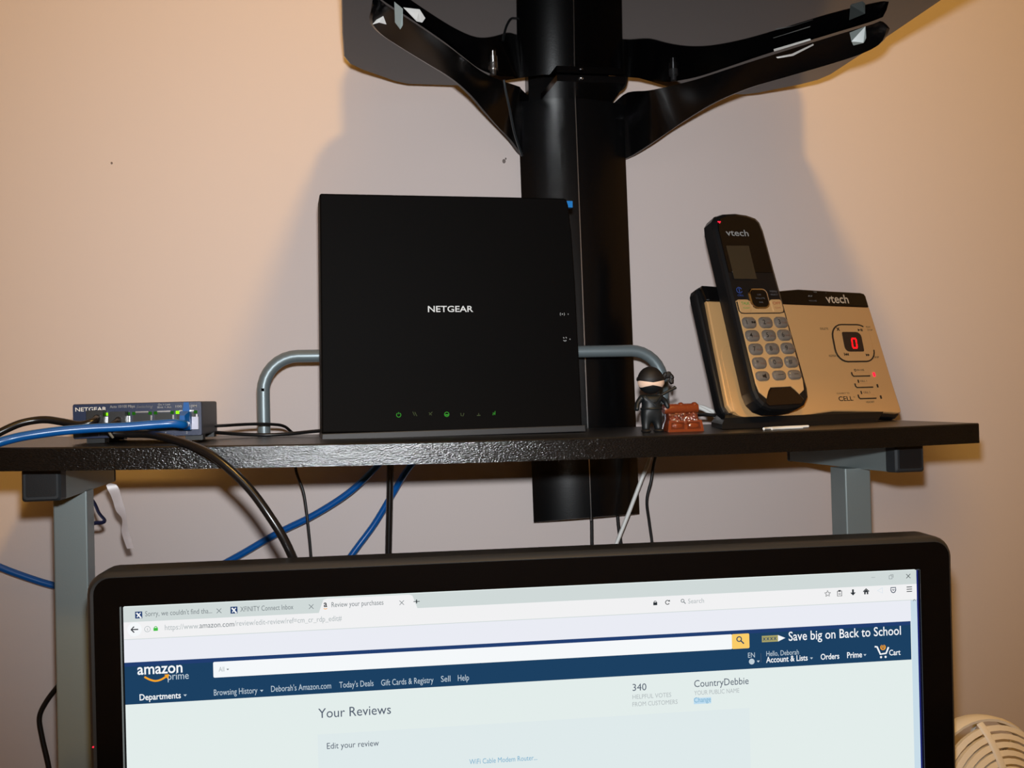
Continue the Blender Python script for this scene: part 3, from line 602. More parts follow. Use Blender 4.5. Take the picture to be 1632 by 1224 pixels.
cb = cable('network_cable', 'thick black cable arching from the switch over the shelf edge behind the monitor', [(-0.1608, -0.1970, 1.2915), (-0.1594, -0.2090, 1.2895), (-0.1618, -0.2145, 1.2862), (-0.1614, -0.2130, 1.2823), (-0.1512, -0.2130, 1.2815), (-0.1380, -0.2170, 1.2810), (-0.1219, -0.2310, 1.2782), (-0.1026, -0.2455, 1.2723), (-0.0865, -0.2530, 1.2634), (-0.0675, -0.2580, 1.2453), (-0.0527, -0.2620, 1.2244), (-0.0427, -0.2620, 1.2058), (-0.0345, -0.2580, 1.1819), (-0.0272, -0.2550, 1.1495), (-0.0220, -0.2500, 1.1101)], [.0027]*8*4+[.003]*8*10+[.003], BLACKCAB)
pl = (-0.1610, -0.1960, 1.2924); child('plug_body', G().box(pl[0]-.0055, pl[0]+.0055, -.2035, -.1915, pl[2]-.0045, pl[2]+.0045), BLKPL, cb)
child('cable_tie', G().tube([Vector((-0.1638, -0.2165, 1.2851))+Vector((0, -.001, 0)), Vector((-0.1623, -0.2165, 1.2816)), Vector((-0.1613, -0.2140, 1.2793))], .0009, 6), mat('beige_tie', (140, 128, 110), .6), cb)
cable('power_cord', 'thin black cord from the switch looping over the back shelf edge and down', [(-0.1065, -0.1280, 1.2832), (-0.0994, -0.1000, 1.2828), (-0.0821, -0.0840, 1.2829), (-0.0665, -0.0750, 1.2821), (-0.0569, -0.0640, 1.2800), (-0.0517, -0.0460, 1.2744), (-.0445, -.036, zs(-.04)-.006), (-0.0494, -0.0320, 1.2418), (-0.0427, -0.0330, 1.2185), (-0.0394, -0.0340, 1.1892), (-0.0373, -0.0340, 1.1581), (-0.0365, -0.0340, 1.1205)], .0013, THINCAB)
cable('power_cord', 'thin black cord lying on the shelf from the switch to the router', [(-0.1070, -0.1250, 1.2782), (-0.0993, -0.1100, 1.2767), (-0.0832, -0.1000, 1.2748), (-0.0661, -0.0950, 1.2738), (-0.0455, -0.0980, 1.2746), (-0.0299, -0.1050, 1.2759), (-0.0145, -0.1120, 1.2769)], .0015, THINCAB)
cable('ethernet_cable', 'blue ethernet cable slanting down left behind the shelf and past the leg', [(0.0463, -0.0260, 1.2638), (0.0228, -0.0240, 1.2391), (-0.0027, -0.0200, 1.2161), (-0.0349, -0.0170, 1.1965), (-0.0691, -0.0140, 1.1806), (-0.1073, -0.0120, 1.1600), (-0.1473, -0.0100, 1.1420), (-0.1961, -0.0090, 1.1335), (-0.2330, -0.0090, 1.1363), (-0.2613, -0.0100, 1.1442), (-0.2837, -0.0120, 1.1536), (-0.3033, -0.0140, 1.1633), (-0.3276, -0.0160, 1.1769), (-0.3777, -0.0140, 1.1964), (-0.4333, -0.0100, 1.1826), (-0.4639, -0.0080, 1.1202), (-0.4765, -0.0060, 0.9621)], .0031, BLUE)
cable('ethernet_cable', 'blue ethernet cable behind the vertical black cable under the shelf', [(0.0750, -0.0280, 1.2600), (0.0528, -0.0220, 1.2372), (0.0370, -0.0140, 1.2121), (0.0196, -0.0120, 1.1846), (-0.0018, -0.0140, 1.1575), (-0.0253, -0.0160, 1.1246)], .0031, BLUE)
cable('network_cable', 'thick straight black cable hanging vertically under the router', [(0.0363, -0.0330, 1.2701), (0.0350, -0.0340, 1.2387), (0.0337, -0.0340, 1.2073), (0.0314, -0.0340, 1.1561), (0.0299, -0.0340, 1.1163)], .0031, BLACKCAB)
cable('hanging_cable', 'left thin black cable coming out of the column bottom', [((0.2284, -0.0120, 1.1795)[0], -.012, 1.205), (0.2283, -0.0120, 1.1771), (0.2279, -0.0120, 1.1498), (0.2276, -0.0120, 1.1055)], .0018, THINCAB)
cable('hanging_cable', 'right thin black cable coming out of the column bottom beside the white cord', [((0.2548, -0.0120, 1.1795)[0], -.012, 1.205), (0.2547, -0.0120, 1.1770), (0.2577, -0.0120, 1.1482), (0.2609, -0.0120, 1.1035)], .0018, THINCAB)
cable('telephone_line', 'white cord from the phone base slanting down behind the shelf', [(0.3302, -0.0950, 1.2799), (0.3233, -0.0900, 1.2829), (0.3148, -0.0830, 1.2870), (0.3021, -0.0750, 1.2862), (0.2905, -0.0660, 1.2760), (0.2847, -0.0460, 1.2651), (0.2793, -0.0375, 1.2357), (0.2726, -0.0375, 1.2211), (0.2587, -0.0375, 1.1889), (0.2436, -0.0375, 1.1553), (0.2273, -0.0375, 1.1166)], .0019, WHITECAB)
cable('telephone_line', 'short white cord behind the brown chest next to the phone', [(0.3268, -0.1000, 1.2767), (0.3228, -0.0940, 1.2790), (0.3152, -0.0880, 1.2848), (0.3063, -0.0800, 1.2884), (0.2991, -0.0660, 1.2804), (0.2970, -0.0500, 1.2660)], .0017, WHITECAB)
cable('power_cord', 'thin black cord hanging right of the column bottom', [(0.3260, -0.1050, 1.2790), (0.3198, -0.1000, 1.2794), (0.3119, -0.0930, 1.2798), (0.2988, -0.0750, 1.2759), (0.2923, -0.0420, 1.2636), (0.2870, -0.0310, 1.2351), (0.2837, -0.0300, 1.2170), (0.2794, -0.0280, 1.1977), (0.2819, -0.0260, 1.1757), (0.2844, -0.0260, 1.1514), (0.2862, -0.0260, 1.1048)], .0015, THINCAB)
cable('telephone_line', 'loose white cord end lying in front of the phone base', [(.3165, -.212, zs(.32)+.0013), (.322, -.207, zs(.32)+.0013), (.334, -.202, zs(.33)+.0013), (.348, -.2, zs(.35)+.0013), (.3605, -.1985, zs(.36)+.0013)], .0010, WHITECAB)
cable('telephone_line', 'second loose white cord lying nearest the shelf edge before the phone', [(.3205, -.2175, zs(.33)+.0012), (.328, -.2135, zs(.34)+.0012), (.338, -.2115, zs(.35)+.0012), (.3495, -.2105, zs(.355)+.0012)], .0010, WHITECAB)
cable('power_cord', 'black cord bent against the wall left of the desk leg', [(-0.2295, -0.0060, 1.0819), (-0.2535, -0.0060, 1.0625), (-0.2604, -0.0060, 1.0542), (-0.2700, -0.0060, 1.0417), (-0.2759, -0.0060, 1.0284), (-0.2741, -0.0060, 1.0106), (-0.2698, -0.0060, 0.9882), (-0.2661, -0.0060, 0.9631)], .0023, THINCAB)
cable('strap_loop', 'dark blue strap loop sticking out right of the left desk leg', [(-0.2050, -0.1180, 1.2355), (-0.1987, -0.1180, 1.2259), (-0.1951, -0.1180, 1.2174), (-0.1911, -0.1180, 1.2118), (-0.1932, -0.1190, 1.2101), (-0.1982, -0.1210, 1.2101), (-0.2060, -0.1230, 1.2068)], .0024, mat('navy_strap', (20, 24, 58), .6), 'strap', 6, None, .45)
cable('clip_cable', 'thin black cable looped between column and glass shelf on the right', [(0.2564, -0.0260, 1.5870), (0.2544, -0.0500, 1.5846), (0.2570, -0.0620, 1.5855), (0.2596, -0.0620, 1.5920), (0.2663, -0.0450, 1.6069)], .0016, THINCAB)
cable('clip_cable', 'thin dark cable dangling from the left support arm to the column', [(0.1369, -0.1050, 1.5734), (0.1390, -0.1010, 1.5650), (0.1435, -0.0920, 1.5532), (0.1518, -0.0680, 1.5381), (0.1639, -0.0380, 1.5256)], .0011, mat('grey_black_cable', (40, 46, 50), .3))
# strip of clear tape
pts = spline([(-0.1887, -0.1080, 1.2398), (-0.1851, -0.1080, 1.2312), (-0.1818, -0.1070, 1.2185), (-0.1793, -0.1060, 1.2113), (-0.1790, -0.1050, 1.2016), (-0.1773, -0.1040, 1.1929), (-0.1757, -0.1030, 1.1866)], 4)
wd = [.0018, .0075, .0082, .0085, .0078, .0075, .0070, .0072, .0072, .0068, .006, .005, .0042, .0044, .005, .0056, .0062, .006, .0058, .0056, .0054, .0054, .0054, .0052, .005]
o0 = pts[0].copy(); secs = []
for i, p in enumerate(pts):
    a = .5*math.sin(i*.35); d = Vector((math.cos(a), math.sin(a)*.8, 0))*wd[i]*.5; e = Vector((0, -.00025, 0)); p = p-o0
    secs.append([tuple(p-d), tuple(p+d), tuple(p+d+e), tuple(p-d+e)])
o = build('tape_strip', G().loft(secs), TAPEW); o.location = o0; tag(o, 'torn white tape strip hanging under the shelf by the left leg', 'tape')

# ------------------------------------------------------------------ telephone base
BO = Vector((.3052, -.17, 1.2812)); BF = face_frame(R(12.96), R(17.72))
base = thing('answering_machine', 'champagne silver answering machine base with red digit display', 'telephone', BO, None, BF)
sil = [(1, 8), (4, 2.5), (9, 1.5), (30, -1), (58, -4), (75, -3.6), (95, -1.5), (110, -.3), (130, -1), (160, -2.6), (181, -4.2), (184.5, -3.5), (185.3, -1), (184.2, 20), (182.4, 70), (181.2, 98.3), (87, 100), (66, 101), (3.5, 101.5), (2.2, 60)]
build('front_panel', G().prism(mm(sil), -.009, 0, .0012), WARMSILV, base)
blk = [(-4.0, 106), (-3.6, 70), (-3, 8), (-1.5, 3), (3, -1), (30, -4), (58, -7), (80, -6.5), (110, -3.5), (160, -6), (182, -7.5), (186, -5), (186.3, -1), (185.4, 30), (183, 80), (181.6, 110), (180, 112.3), (176, 113.4), (140, 114.2), (105, 115.3), (84, 113.3), (60, 114), (24, 115.6), (3, 116.6), (-1.5, 114), (-3.6, 110)]
build('back_shell', G().prism(mm(blk), -.017, -.0040, .0022, .004), PHBLK2, base)
top = [(3.2, 102), (66, 101.6), (87, 100.5), (181.2, 98.8), (181, 109.5), (179.6, 112), (175.5, 113), (140, 113.8), (104.5, 114.9), (84, 112.9), (60, 113.6), (24, 115.2), (2.8, 116.0), (1, 113)]
build('top_band', G().prism(mm(top), -.007, -.0003, .0010), PHBLK, base)
def Bw(v): return BF.transposed() @ (Vector(v)-BO)
# pedestal under the tilted face, standing on the shelf (world coordinates turned into the base's own)
bf = [(0.2962, -0.1600, 1.2745), (0.4336, -0.1600, 1.2704)]
zsh = zs(.38)
U = Vector((BF[0][0], BF[1][0], 0)); N = Vector((U.y, -U.x, 0))
def pw(u, n, z): p = BO+U*u+N*n; return (p.x, p.y, z)
g = G(); secs = []
for z, du0, du1, f, bk, bu in ((zsh, -.009, .1525, .004, -.055, .03), (zsh+.004, -.0088, .157, .0035, -.055, .03), (zsh+.009, -.004, .164, .001, -.055, .03), (zsh+.013, .002, .170, -.007, -.055, .03), (zsh+.03, .006, .172, -.020, -.05, .034)):
    secs.append([tuple(Bw(pw(*q, z))) for q in ((du0, f), (du1, f), (du1-.01, bk), (du0+bu, bk))])
g.loft(secs, smooth=False); build('pedestal', g, PHBLK2, base)
# cradle hump behind the handset
build('cradle', G().prism(mm(rrect(6, -2.5, 70, 60, 9, 5)), -.004, .0003, .0002), WARMSILV, base)
ring = [(131.5, 80.5)]
rr_ = rrect(128.3, 44.8, 172.5, 80.3, (12, 11, 14, 12), 6); sk = lambda p: (p[0]+(p[1]-62)*.085, p[1])
rr_ = [sk(p) for p in rr_]
build('control_ring', G().prism(mm(rr_), -.0005, .0006, .0006), WARMSILV, base)
g = G(); stroke(g, mm([p for p in rr_[18:]+rr_[:14]]), .0012, -.0002, .0009); build('ring_groove', g, mat('groove_dark', (45, 36, 28), .5), base)
build('display_window', G().prism(mm([sk(p) for p in rrect(139.3, 54.2, 161, 73.2, (5, 1.5, 5.5, 1.5), 4)]), 0, .0010, .0002), mat('display_dark', (52, 40, 34), .15), base)
g = G()
x0_, x1_, ya, yb, ym = 148.6, 153.4, 57.6, 66.6, 62.1; kk = .15
sl = lambda x, y: (x+(y-62)*.14, y)
for a, b in (((x0_, ya), (x1_, ya)), ((x0_, yb), (x1_, yb)), ((x0_, ya+.5), (x0_, ym-.35)), ((x0_, ym+.35), (x0_, yb-.5)), ((x1_, ya+.5), (x1_, ym-.35)), ((x1_, ym+.35), (x1_, yb-.5))):
    stroke(g, mm([sl(*a), sl(*b)]), .0015, .0010, .0013)
build('red_digit', g, SEG, base)
def btxt(s, u, v, cap, m=DARKINK, bold=0, wdt=None, al='L', z=.0002): text(s, 'lettering', m, base, u/1000, v/1000, wdt/1000 if wdt else None, cap/1000, z, bold, align=al)
btxt('vtech', 132.4, 101.8, 8.2, mat('silver_ink', (195, 175, 150), .4), 1.2, 26)
btxt('DELETE', 121.9-4.5, 75.4, 1.9, wdt=9); btxt('REPEAT', 119.5, 49.6, 1.9, wdt=9.5); btxt('SKIP', 170.5, 48, 1.8, wdt=5.5)
btxt('PLAY', 170.8, 77.5, 1.6, wdt=5); btxt('STOP', 171.3, 74.6, 1.6, wdt=6)
def bicon(name, pts_list, wdt=.0007, z0=.0006, z1=.0009, m=DARKINK):
    g = G()
    for p in pts_list: stroke(g, mm(p), wdt, z0, z1)
    build(name, g, m, base)
bicon('delete_icon', [[(135.4, 77.3), (138.3, 74.4)], [(135.4, 74.4), (138.3, 77.3)]])
def tris(name, L):
    g = G()
    for p in L: g.prism(mm(p), .0005, .0009)
    build(name, g, DARKINK, base)
tris('play_icon', [[(159.6, 73.9), (162, 75.1), (159.6, 76.3)], [(162.8, 73.9), (163.5, 73.9), (163.5, 76.3), (162.8, 76.3)], [(164.1, 73.9), (164.8, 73.9), (164.8, 76.3), (164.1, 76.3)]])
tris('rewind_icon', [[(137.2, 50.3), (137.2, 53), (136.5, 53), (136.5, 50.3)], [(139.5, 50.3), (139.5, 53), (137.3, 51.6)], [(141.4, 50.3), (141.4, 53), (139.6, 51.6)]])
tris('forward_icon', [[(161.2, 49.6), (163.2, 50.9), (161.2, 52.2)], [(163.3, 49.6), (165.3, 50.9), (163.3, 52.2)]])
GROOVE = MATS['groove_dark']
for (a, b, v), lab, (lu, lv), lm_ in (((139.6, 160, 31.6), 'IN USE', (147, 36), None), ((140, 160, 21), 'CELL 1', (147, 25.6), None), ((140.3, 160.3, 10.6), 'CELL 2', (147.5, 15), None)):
    build('cell_button', G().prism(mm(rrect(a, v-.4, b, v+3.4, 1.5, 3)), -.0003, .0007, .0006), WARMSILV, base)
    bicon('button_groove', [[(a, v+3.2), (a, v+.8), (a+1.2, v-.6), (b-.5, v-.6)]], .0009, .0001, .0009, GROOVE)
    btxt(lab, lu, lv, 1.7, wdt=7.5 if lab != 'IN USE' else 8)
bicon('clock_icon', [circ(144.6, 36.8, 1.0, n=8)], .0004, .0001, .0004)
for v in (26.3, 15.8): build('phone_icon', G().prism(mm(rrect(144.3, v-1.5, 145.5, v+1.5, .4, 2)), 0, .0004), DARKINK, base)
btxt('HEADSET', 147.5, 5.9, 1.7, wdt=9.5)
btxt('CONNECT TO', 117.3, 14.9, 1.3, wdt=14); btxt('CELL', 117.8, 8.6, 4.0, bold=1, wdt=16); btxt('TM', 134.3, 11.2, 1.0, wdt=2)
build('charge_light', G().prism(mm(rrect(163.8, 30.3, 166, 34.4, .8, 3)), 0, .0007), REDLED, base)
for u_, v_ in ((165.2, 21.6), (165.6, 11)): build('line_light', G().prism(mm(rrect(u_-.7, v_-1.6, u_+.8, v_+1.6, .6, 3)), 0, .0006), GROOVE, base)
btxt('AV', 113, 107.3, 1.6, GREYINK, wdt=5); btxt('VOLUME', 112.5, 102.7, 1.4, DIMINK, wdt=9); btxt('VOL', 120.5, 111.6, 1.1, GREYINK, wdt=4); btxt('+', 134, 111, 1.2, GREYINK); btxt('-', 109, 112.3, 1.2, GREYINK)

# ------------------------------------------------------------------ cordless handset
HO = BO+BF @ Vector((.041, .0, .022))
hs = thing('cordless_handset', 'black cordless handset with silver keypad leaning in the phone base', 'handset', HO, None, BF @ Matrix.Rotation(R(1.2), 3, 'Z'))
# outline in mm about the lower middle of the handset
outl = [(-14, -3.2), (0, -4.2), (14, -3), (22, 0), (27.2, 6), (28.6, 14), (28.2, 40), (27.2, 80), (26.6, 120), (26.2, 160), (24.6, 168.5), (21, 172.6), (12, 175.4), (0, 176.6), (-12, 175.6), (-21, 172.8), (-25.2, 168), (-26.6, 160), (-27.0, 120), (-27.6, 80), (-28.4, 40), (-28.8, 14), (-27, 6), (-22, 0)]
build('casing', G().prism(mm(outl), -.0215, -.0004, .0035, .006), PHBLK2, hs)
inn = [(x*.865, (y-86)*.963+86) for x, y in outl]
build('face_plate', G().prism(mm([p for p in inn if p[1] > 85]+[]), -.003, .0003, .0004), PHBLK, hs)
sp = [(-13.5, 12.5), (-10.5, 15.5), (10.5, 15.5), (13.8, 12.5), (17, 8.5), (22.6, 12), (24, 20), (23.6, 60), (23.4, 92.5), (-23.4, 92.5), (-23.8, 60), (-24.2, 20), (-22.8, 12), (-17, 6.5)]
build('keypad_panel', G().prism(mm(sp), -.002, .0006, .0005), WARMKEYS, hs)
build('chin_plate', G().prism(mm([(-16, 0), (16, 0), (20, 4), (16.5, 8.5), (13, 12.3), (10, 14.8), (1.5, 14.8), (0, 13.8), (-1.5, 14.8), (-10, 14.8), (-13, 12.3), (-16.5, 6.5), (-19, 3)]), -.002, .0008, .0006), mat('brown_black_gloss', (30, 20, 14), .12, coat=.4), hs)
build('lcd_window', G().prism(mm([(-19.5, 112.5), (3.5, 112.5), (4, 143.8), (-19.5, 143.3)]), .0001, .0006), LCD, hs)
text('vtech', 'lettering', GREYINK, hs, -.0165, .153, .0235, .0058, .0006, .8)
build('alert_light', G().prism(mm([(-22, 166.5), (-18.6, 166.5), (-20.2, 164.4)]), .0001, .0006), REDLED, hs)
nav = rrect(-9.5, 84.5, 10.5, 103.5, (6.5, 6.5, 5, 5), 5)
build('navigation_ring', G().prism(mm(nav), -.001, .0016, .0012), CHROME, hs)
build('navigation_pad', G().prism(mm(rrect(-8.1, 86, 9.1, 102.1, (5.2, 5.2, 4, 4), 5)), 0, .0021, .0008), PHBLK, hs)
text('CID', 'lettering', DIMINK, hs, -.0018, .0965, .004, .0013, .0023); text('VOLUME', 'lettering', DIMINK, hs, -.0044, .0932, .0098, .0014, .0023); text('DIR', 'lettering', DIMINK, hs, -.0016, .0895, .004, .0013, .0023)
for sgn, lab, sub, mk in ((-1, 'TALK', 'FLASH', GREENINK), (1, 'OFF', 'CLEAR', REDINK)):
    x0_, x1_ = (-22.8, -10.4) if sgn < 0 else (11.4, 22.8)
    build('call_key', G().prism(mm(rrect(x0_, 82, x1_, 93.5, 1.8, 3)), 0, .0013, .0008), WARMKEYS, hs)
    text(lab, 'lettering', mk, hs, (-.0195 if sgn < 0 else .0128), .0885, .0082, .0024, .0015, .5); text(sub, 'lettering', mk, hs, (-.0185 if sgn < 0 else .0138), .0848, .0062, .0013, .0015)
stroke_g = G(); stroke(stroke_g, mm([(-23, 91.5), (-23, 83), (-21.5, 81.2), (-18, 80.8), (18, 80.8), (22.4, 81.6), (23, 84)]), .0008, .0004, .0011); build('key_groove', stroke_g, GROOVE, hs)
text('CELL', 'lettering', BLUEINK, hs, -.0205, .0965, .0062, .0016, .0006, .6)
g = G(); stroke(g, mm(circ(-17.4, 102, 2.6, 20, 340)), .0006, .0003, .0006); stroke(g, mm([(-17.4, 99.2), (-17.4, 104.6)]), .0007, .0003, .0006); build('cell_icon', g, BLUEINK, hs)
text('MENU', 'lettering', DIMINK, hs, .0138, .1, .0072, .0018, .0006); text('SELECT', 'lettering', DIMINK, hs, .0135, .0972, .0078, .0015, .0006)
# keypad
kx, ky = 6.9, 5.1
dome = []
for e, zz in ((1.0, .0), (.98, .0012), (.86, .0022), (.62, .0029), (.3, .0032)):
    dome.append([(x*e/1000, y*e/1000, zz) for x, y in rrect(-kx, -ky, kx, ky, 4.2, 5)])
key_me = None
leg = [[('1', ''), ('2', 'ABC'), ('3', 'DEF')], [('4', 'GHI'), ('5', 'JKL'), ('6', 'MNO')], [('7', 'PQRS'), ('8', 'TUV'), ('9', 'WXYZ')], [('*', 'TONE'), ('0', 'OPER'), ('#', '')], [('', ''), ('', ''), ('', '')]]
for r_, row in enumerate(leg):
    for c_, (a, b) in enumerate(row):
        x = (-16.2, .5, 16.4)[c_]/1000; y = (72.2, 60.6, 48.7, 36.6, 25.3)[r_]/1000
        if key_me is None:
            k = build('number_key', G().loft(dome), KEY, hs); key_me = k.data
        else:
            k = bpy.data.objects.new('number_key', key_me); COL.objects.link(k); k.parent = hs
        k.location = (x, y, .0005)
        if r_ == 4: k.scale = (.98, .84, .9)
        if a: text(a, 'digit', DARKINK, k, -.0047, -.0024, None, .0040, .0033, .4)
        if b: text(b, 'digit', mat('brown_ink', (110, 70, 50), .5), k, -.0012, -.0021, .0052, .0015, .0033)
        if (r_, c_) == (0, 0):
            g = G(); g.prism(mm(circ(1.2, -.6, 1.0, n=10)[:-1]), .0031, .0034); g.prism(mm(circ(3.4, -.6, 1.0, n=10)[:-1]), .0031, .0034); build('voicemail_icon', g, DARKINK, k)
        if (r_, c_) == (4, 0):
            build('speaker_icon', G().prism(mm([(-1.8, -2.2), (.2, -2.2), (1.8, -3.4), (1.8, 1.8), (.2, .4), (-1.8, .4)]), .0031, .0034), DARKINK, k)
        if (r_, c_) == (4, 1): build('mute_icon', G().prism(mm([(-2.6, -.3), (2.6, -.3), (2.6, .2), (-2.6, .2)]), .0031, .0034), GROOVE, k)
        if (r_, c_) == (4, 2): build('redial_icon', G().prism(mm([(-2.2, -.3), (2.2, -.3), (2.2, .2), (-2.2, .2)]), .0031, .0034), GROOVE, k)

# ------------------------------------------------------------------ ninja figurine
nx, ny = (0.2370, -0.1780, 1.2691)[0], -.178
nj = thing('ninja_figurine', 'small black hooded ninja figurine standing beside the brown chest', 'figurine', (nx, ny, zs(nx)))
s = .000492  # metres per photo pixel at that distance
def H(py): return (689-py)*s
# one continuous body: torso with two short legs and arms, grown with a skin modifier
vs = [(0, 0, H(652)), (0, 0, H(636)), (0, 0, H(627)), (-10*s, 0, H(668)), (-10.5*s, -.0005, H(680)), (-10.5*s, -.0015, H(687)), (10*s, 0, H(668)), (10.5*s, -.0005, H(680)), (10.5*s, -.0015, H(687)),
      (-16*s, 0, H(632)), (-24*s, -.001, H(642)), (-26.5*s, -.003, H(654)), (16*s, 0, H(632)), (25*s, .001, H(640)), (29*s, 0, H(652))]
ed = [(0, 1), (1, 2), (0, 3), (3, 4), (4, 5), (0, 6), (6, 7), (7, 8), (1, 9), (9, 10), (10, 11), (1, 12), (12, 13), (13, 14)]
rad = [18, 15, 13, 10, 7.5, 7.5, 10, 7.5, 7.5, 6, 5, 5.5, 6, 5, 5]
me = bpy.data.meshes.new('body'); me.from_pydata(vs, ed, []); o = link('body', me, NINJA, nj)
sm = o.modifiers.new('skin', 'SKIN'); sm.use_smooth_shade = True
for v, r_ in zip(me.skin_vertices[0].data, rad): v.radius = (r_*s, r_*s*.85)
me.skin_vertices[0].data[0].use_root = True
ss = o.modifiers.new('sub', 'SUBSURF'); ss.levels = 2; ss.render_levels = 2
head = build('hood', G().ball((0, 0, H(604.5)), (21.5*s, 19*s, 22.5*s), 24, 16), NINJAH, nj)
# skin band wrapped round the front of the head
def band(zc, hfun, a0, a1, rad_, th, n=20):
    secs = []
    for k in range(n+1):
        t = k/n; a = R(a0+(a1-a0)*t); hh = hfun(t)
        def pt(rr, z): 
            dz = (z-H(604.5))/(22.5*s); q_ = math.sqrt(max(.05, 1-dz*dz)); return (21.5*s*q_*rr*math.sin(a), -19*s*q_*rr*math.cos(a), z)
        secs.append([pt(1.0, zc-hh), pt(1.0+th, zc-hh), pt(1.0+th*1.6, zc), pt(1.0+th, zc+hh), pt(1.0, zc+hh), pt(.97, zc)])
    return G().loft(secs)
build('eye_band', band(H(610.5), lambda t: (2.2+3.2*min(1, abs(2*t-1)*1.45) if .04 < t < .96 else 4.0)*s, -84, 74, 1.0, .05), SKIN, nj)
build('mask', band(H(621), lambda t: 5*s, -80, 80, 1.02, .04), NINJA, nj)
build('headband_fold', band(H(602), lambda t: 3.2*s, -100, 100, 1.0, .05), NINJAH, nj)
g = G().ball((24*s, .002, H(600)), (5*s, 4*s, 5*s), 10, 8); g.tube(spline([(23*s, .002, H(600)), (29*s, .002, H(594.5)), (35*s, .002, H(596)), (38*s, .002, H(603)), (36*s, .002, H(610.5))], 5), [3*s, 3.4*s, 3.8*s, 4.1*s, 4.3*s]*4+[2*s], 8); g.ball((31*s, .002, H(597)), (7.5*s, 3.5*s, 5.5*s), 12, 8); g.ball((36.5*s, .002, H(605)), (4.6*s, 3*s, 7*s), 12, 8); build('headband_knot', g, NINJAH, nj)
g = G().tube([(16*s, 10*s, H(632)), (30*s, 10*s, H(624.5)), (44*s, 10*s, H(618))], [2.1*s, 2.3*s, 2.5*s], 8); g.tube([(44*s, 10*s, H(618)), (46*s, 10*s, H(616.5))], 3*s, 8); build('sword_handle', g, NINJA, nj)
def oval(z, rx, ry, r_): return [(rx*math.cos(k*2*math.pi/20), ry*math.sin(k*2*math.pi/20), z) for k in range(20)]
build('belt', G().tube(oval(H(650.5), 16.5*s, 14.2*s, 0), 1.8*s, 8, True), NINJA, nj)
g = G().tube(spline([(-13*s, -9.5*s, H(630)), (-6*s, -13.5*s, H(638)), (3*s, -14.8*s, H(645))], 5), 1.3*s, 6); g.tube(spline([(13*s, -9.5*s, H(630)), (5*s, -14*s, H(638)), (0, -14.8*s, H(641))], 5), 1.3*s, 6); build('robe_lapel', g, NINJA, nj)
for sx in (-1, 1): build('foot', G().ball((sx*10.5*s, -3*s, 2.6*s), (8.5*s, 10*s, 3.4*s), 14, 8), NINJAH, nj)

# ------------------------------------------------------------------ treasure chest figurine
cx, cy = (0.2627, -0.1780, 1.2688)[0], -.176
ch = thing('treasure_chest', 'small glossy brown treasure chest figurine with raised lid', 'figurine', (cx, cy, zs(cx)))
def cb_(x, y, z): return (x*s, y*s, z*s)
g = G(); secs = []
for z, wd_, d0, d1 in ((0, 29, -18, 18), (1.5, 30.2, -19, 19), (10, 29, -18.2, 18.6), (17, 27, -17, 18), (20, 25.2, -14, 17.5), (29, 25, -10, 17)):
    secs.append([cb_(x, y, z) for x, y in rrect(-wd_, d0, wd_, d1, 3, 3)])
g.loft(secs); body = build('box', g, CHESTD, ch)
for x0_, x1_ in ((-29.8, -25.2), (-2.6, 2.6), (25.2, 29.8)):
    g = G(); g.loft([[cb_(x0_*k, -20.6*m_, z), cb_(x1_*k, -20.6*m_, z), cb_(x1_*k, -15*m_, z), cb_(x0_*k, -15*m_, z)] for z, k, m_ in ((.5, 1.02, 1), (10, .98, .97), (18.5, .92, .9))], smooth=False); build('strap_band', g, CHEST, ch)
build('bottom_trim', G().box(-29.6*s, 29.6*s, -20.8*s, -17*s, 0, 4*s), CHEST, ch)
build('rim_trim', G().box(-27*s, 27*s, -18.8*s, -13*s, 15*s, 18*s), CHEST, ch)
for x in (-13.8, 13.8): build('front_panel', G().ball(cb_(x, -17.4, 9.5), (9.6*s, 1.8*s, 4.6*s), 12, 8), CHEST, ch)
build('lock', G().ball(cb_(0, -20, 15.5), (3.4*s, 1.8*s, 4.4*s), 10, 8), CHEST, ch)
g = G()
for k in range(80):
    a = random.uniform(-23, 23); t_ = random.random(); r_ = random.uniform(1.5, 3.0)
    g.ball(cb_(a, -15.5+9*t_+random.uniform(-1, 1), 17.5+12*t_), (r_*s, r_*s, r_*s*.85), 8, 6)
for a, z_ in ((-16, 23), (9, 21), (15, 25), (-4, 26)): g.tube([cb_(a+4*math.cos(R(q_)), -15+2*math.sin(R(q_)), z_+4*math.sin(R(q_))) for q_ in range(0, 360, 30)], 1.0*s, 6, True)
o = build('treasure_heap', g, CHEST, ch); o['kind'] = 'stuff'
g = G(); secs = []
for x in (-29, -27.5, -10, 10, 27.5, 29):
    e = .94 if abs(x) == 29 else 1
    secs.append([cb_(x, 4+9*math.cos(R(t))*e, 37+8.5*math.sin(R(t))*e) for t in range(0, 360, 24)])
g.loft(secs); build('lid', g, CHEST, ch)
for x in (-23.5, 0, 23.5): build('lid_knob', G().ball(cb_(x, 2.5, 43), (5*s, 6.5*s, 4.6*s), 12, 8), CHEST, ch)
build('back_hinge', G().box(-25*s, 25*s, 6*s, 17*s, 28*s, 36*s), CHESTD, ch)

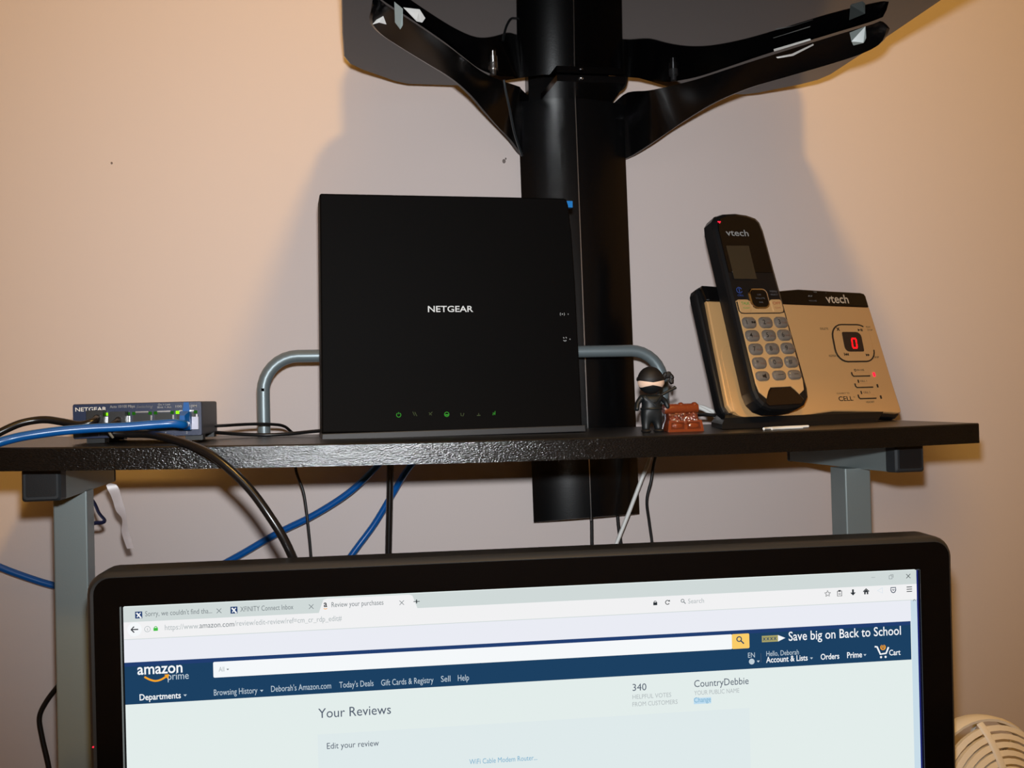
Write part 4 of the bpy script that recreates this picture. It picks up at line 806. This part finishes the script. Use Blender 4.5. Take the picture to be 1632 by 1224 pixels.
# ------------------------------------------------------------------ desk fan
FC = Vector((.4745, -.245, .9735)); FR = .0695
ax = Vector((.22, -.95, .12)).normalized(); e1 = Vector((ax.y, -ax.x, 0)).normalized()*-1; e2 = ax.cross(e1).normalized()
if e2.z < 0: e1, e2 = -e1, -e2
fan = thing('desk_fan', 'cream white desk fan with ribbed round cage behind the monitor', 'fan', (FC.x, FC.y, .75))
FM = Matrix.Translation(FC-Vector((FC.x, FC.y, .75))) @ Matrix(((e1.x, e2.x, ax.x, 0), (e1.y, e2.y, ax.y, 0), (e1.z, e2.z, ax.z, 0), (0, 0, 0, 1)))
def dz(r_): return .026*math.sqrt(max(0, 1-(r_/FR)**2*.92))
def ringp(r_, z, n=40): return [(r_*math.cos(k*2*math.pi/n), r_*math.sin(k*2*math.pi/n), z) for k in range(n)]
prof = [(FR, -.010), (FR+.0008, -.006), (FR+.0008, .001), (FR-.0010, .0045), (FR-.0030, .004), (FR-.0022, .0), (FR-.0018, -.010)]
secs = [[(r_*math.cos(a), r_*math.sin(a), z) for r_, z in prof] for a in [k*2*math.pi/48 for k in range(49)]]
build('cage_rim', G().loft(secs, True, False).xf(FM), FANW, fan)
for k in range(9):
    r_ = FR-.0064-k*.0056
    prof = [(r_-.0020, dz(r_)-.003), (r_+.0014, dz(r_)-.0045), (r_+.0022, dz(r_)-.0008), (r_-.0016, dz(r_)+.0008)]
    secs = [[(a_*math.cos(t), a_*math.sin(t), z) for a_, z in prof] for t in [j*2*math.pi/44 for j in range(45)]]
    build('cage_ring', G().loft(secs, True, False).xf(FM), FANW, fan)
for k in range(6):
    t = k*math.pi/3+.62; d = Vector((math.cos(t), math.sin(t), 0)); pts = [d*r_+Vector((0, 0, dz(r_)+.0006)) for r_ in (.010, .02, .03, .04, .05, .058, .0645, .068)]
    build('cage_spoke', G().tube(pts, .0034, 8, flat=.5, upv=(0, 0, 1)).xf(FM), FANW, fan)
build('centre_badge', G().ball((0, 0, .0255), (.0125, .0125, .004), 24, 8).xf(FM), FANW, fan)
for k in range(4):
    t = k*math.pi/2; secs = []
    for r_, wd_ in ((.012, .010), (.03, .022), (.048, .03), (.058, .022)):
        c_, s_ = math.cos(t), math.sin(t)
        row = []
        for j in (-1, 1):
            y = j*wd_/2; z = -.004+j*.006; row += [(r_*c_-y*s_, r_*s_+y*c_, z), (r_*c_-y*s_, r_*s_+y*c_, z+.0012)]
        secs.append([row[0], row[2], row[3], row[1]])
    build('blade', G().loft(secs).xf(FM), mat('pale_blade', (190, 180, 165), .5), fan)
build('motor_housing', G().loft([ringp(r_, z, 28) for r_, z in ((.012, .012), (.014, -.012), (.030, -.016), (.032, -.034), (.022, -.046))]).xf(FM), FANW, fan)
for k in range(10):
    t = k*math.pi/5; d = Vector((math.cos(t), math.sin(t), 0)); build('back_spoke', G().tube([d*.028+Vector((0, 0, -.024)), d*.05+Vector((0, 0, -.022)), d*(FR-.001)+Vector((0, 0, -.016))], .0015, 6).xf(FM), FANW, fan)
bk = -ax*.03
g = G().cyl((bk.x, bk.y), .012, .012, .2, 16, .010); build('stem', g, FANW, fan)
g = G().cyl((bk.x, bk.y), .058, -.0002, .012, 32, .052); build('foot_disc', g, FANW, fan)
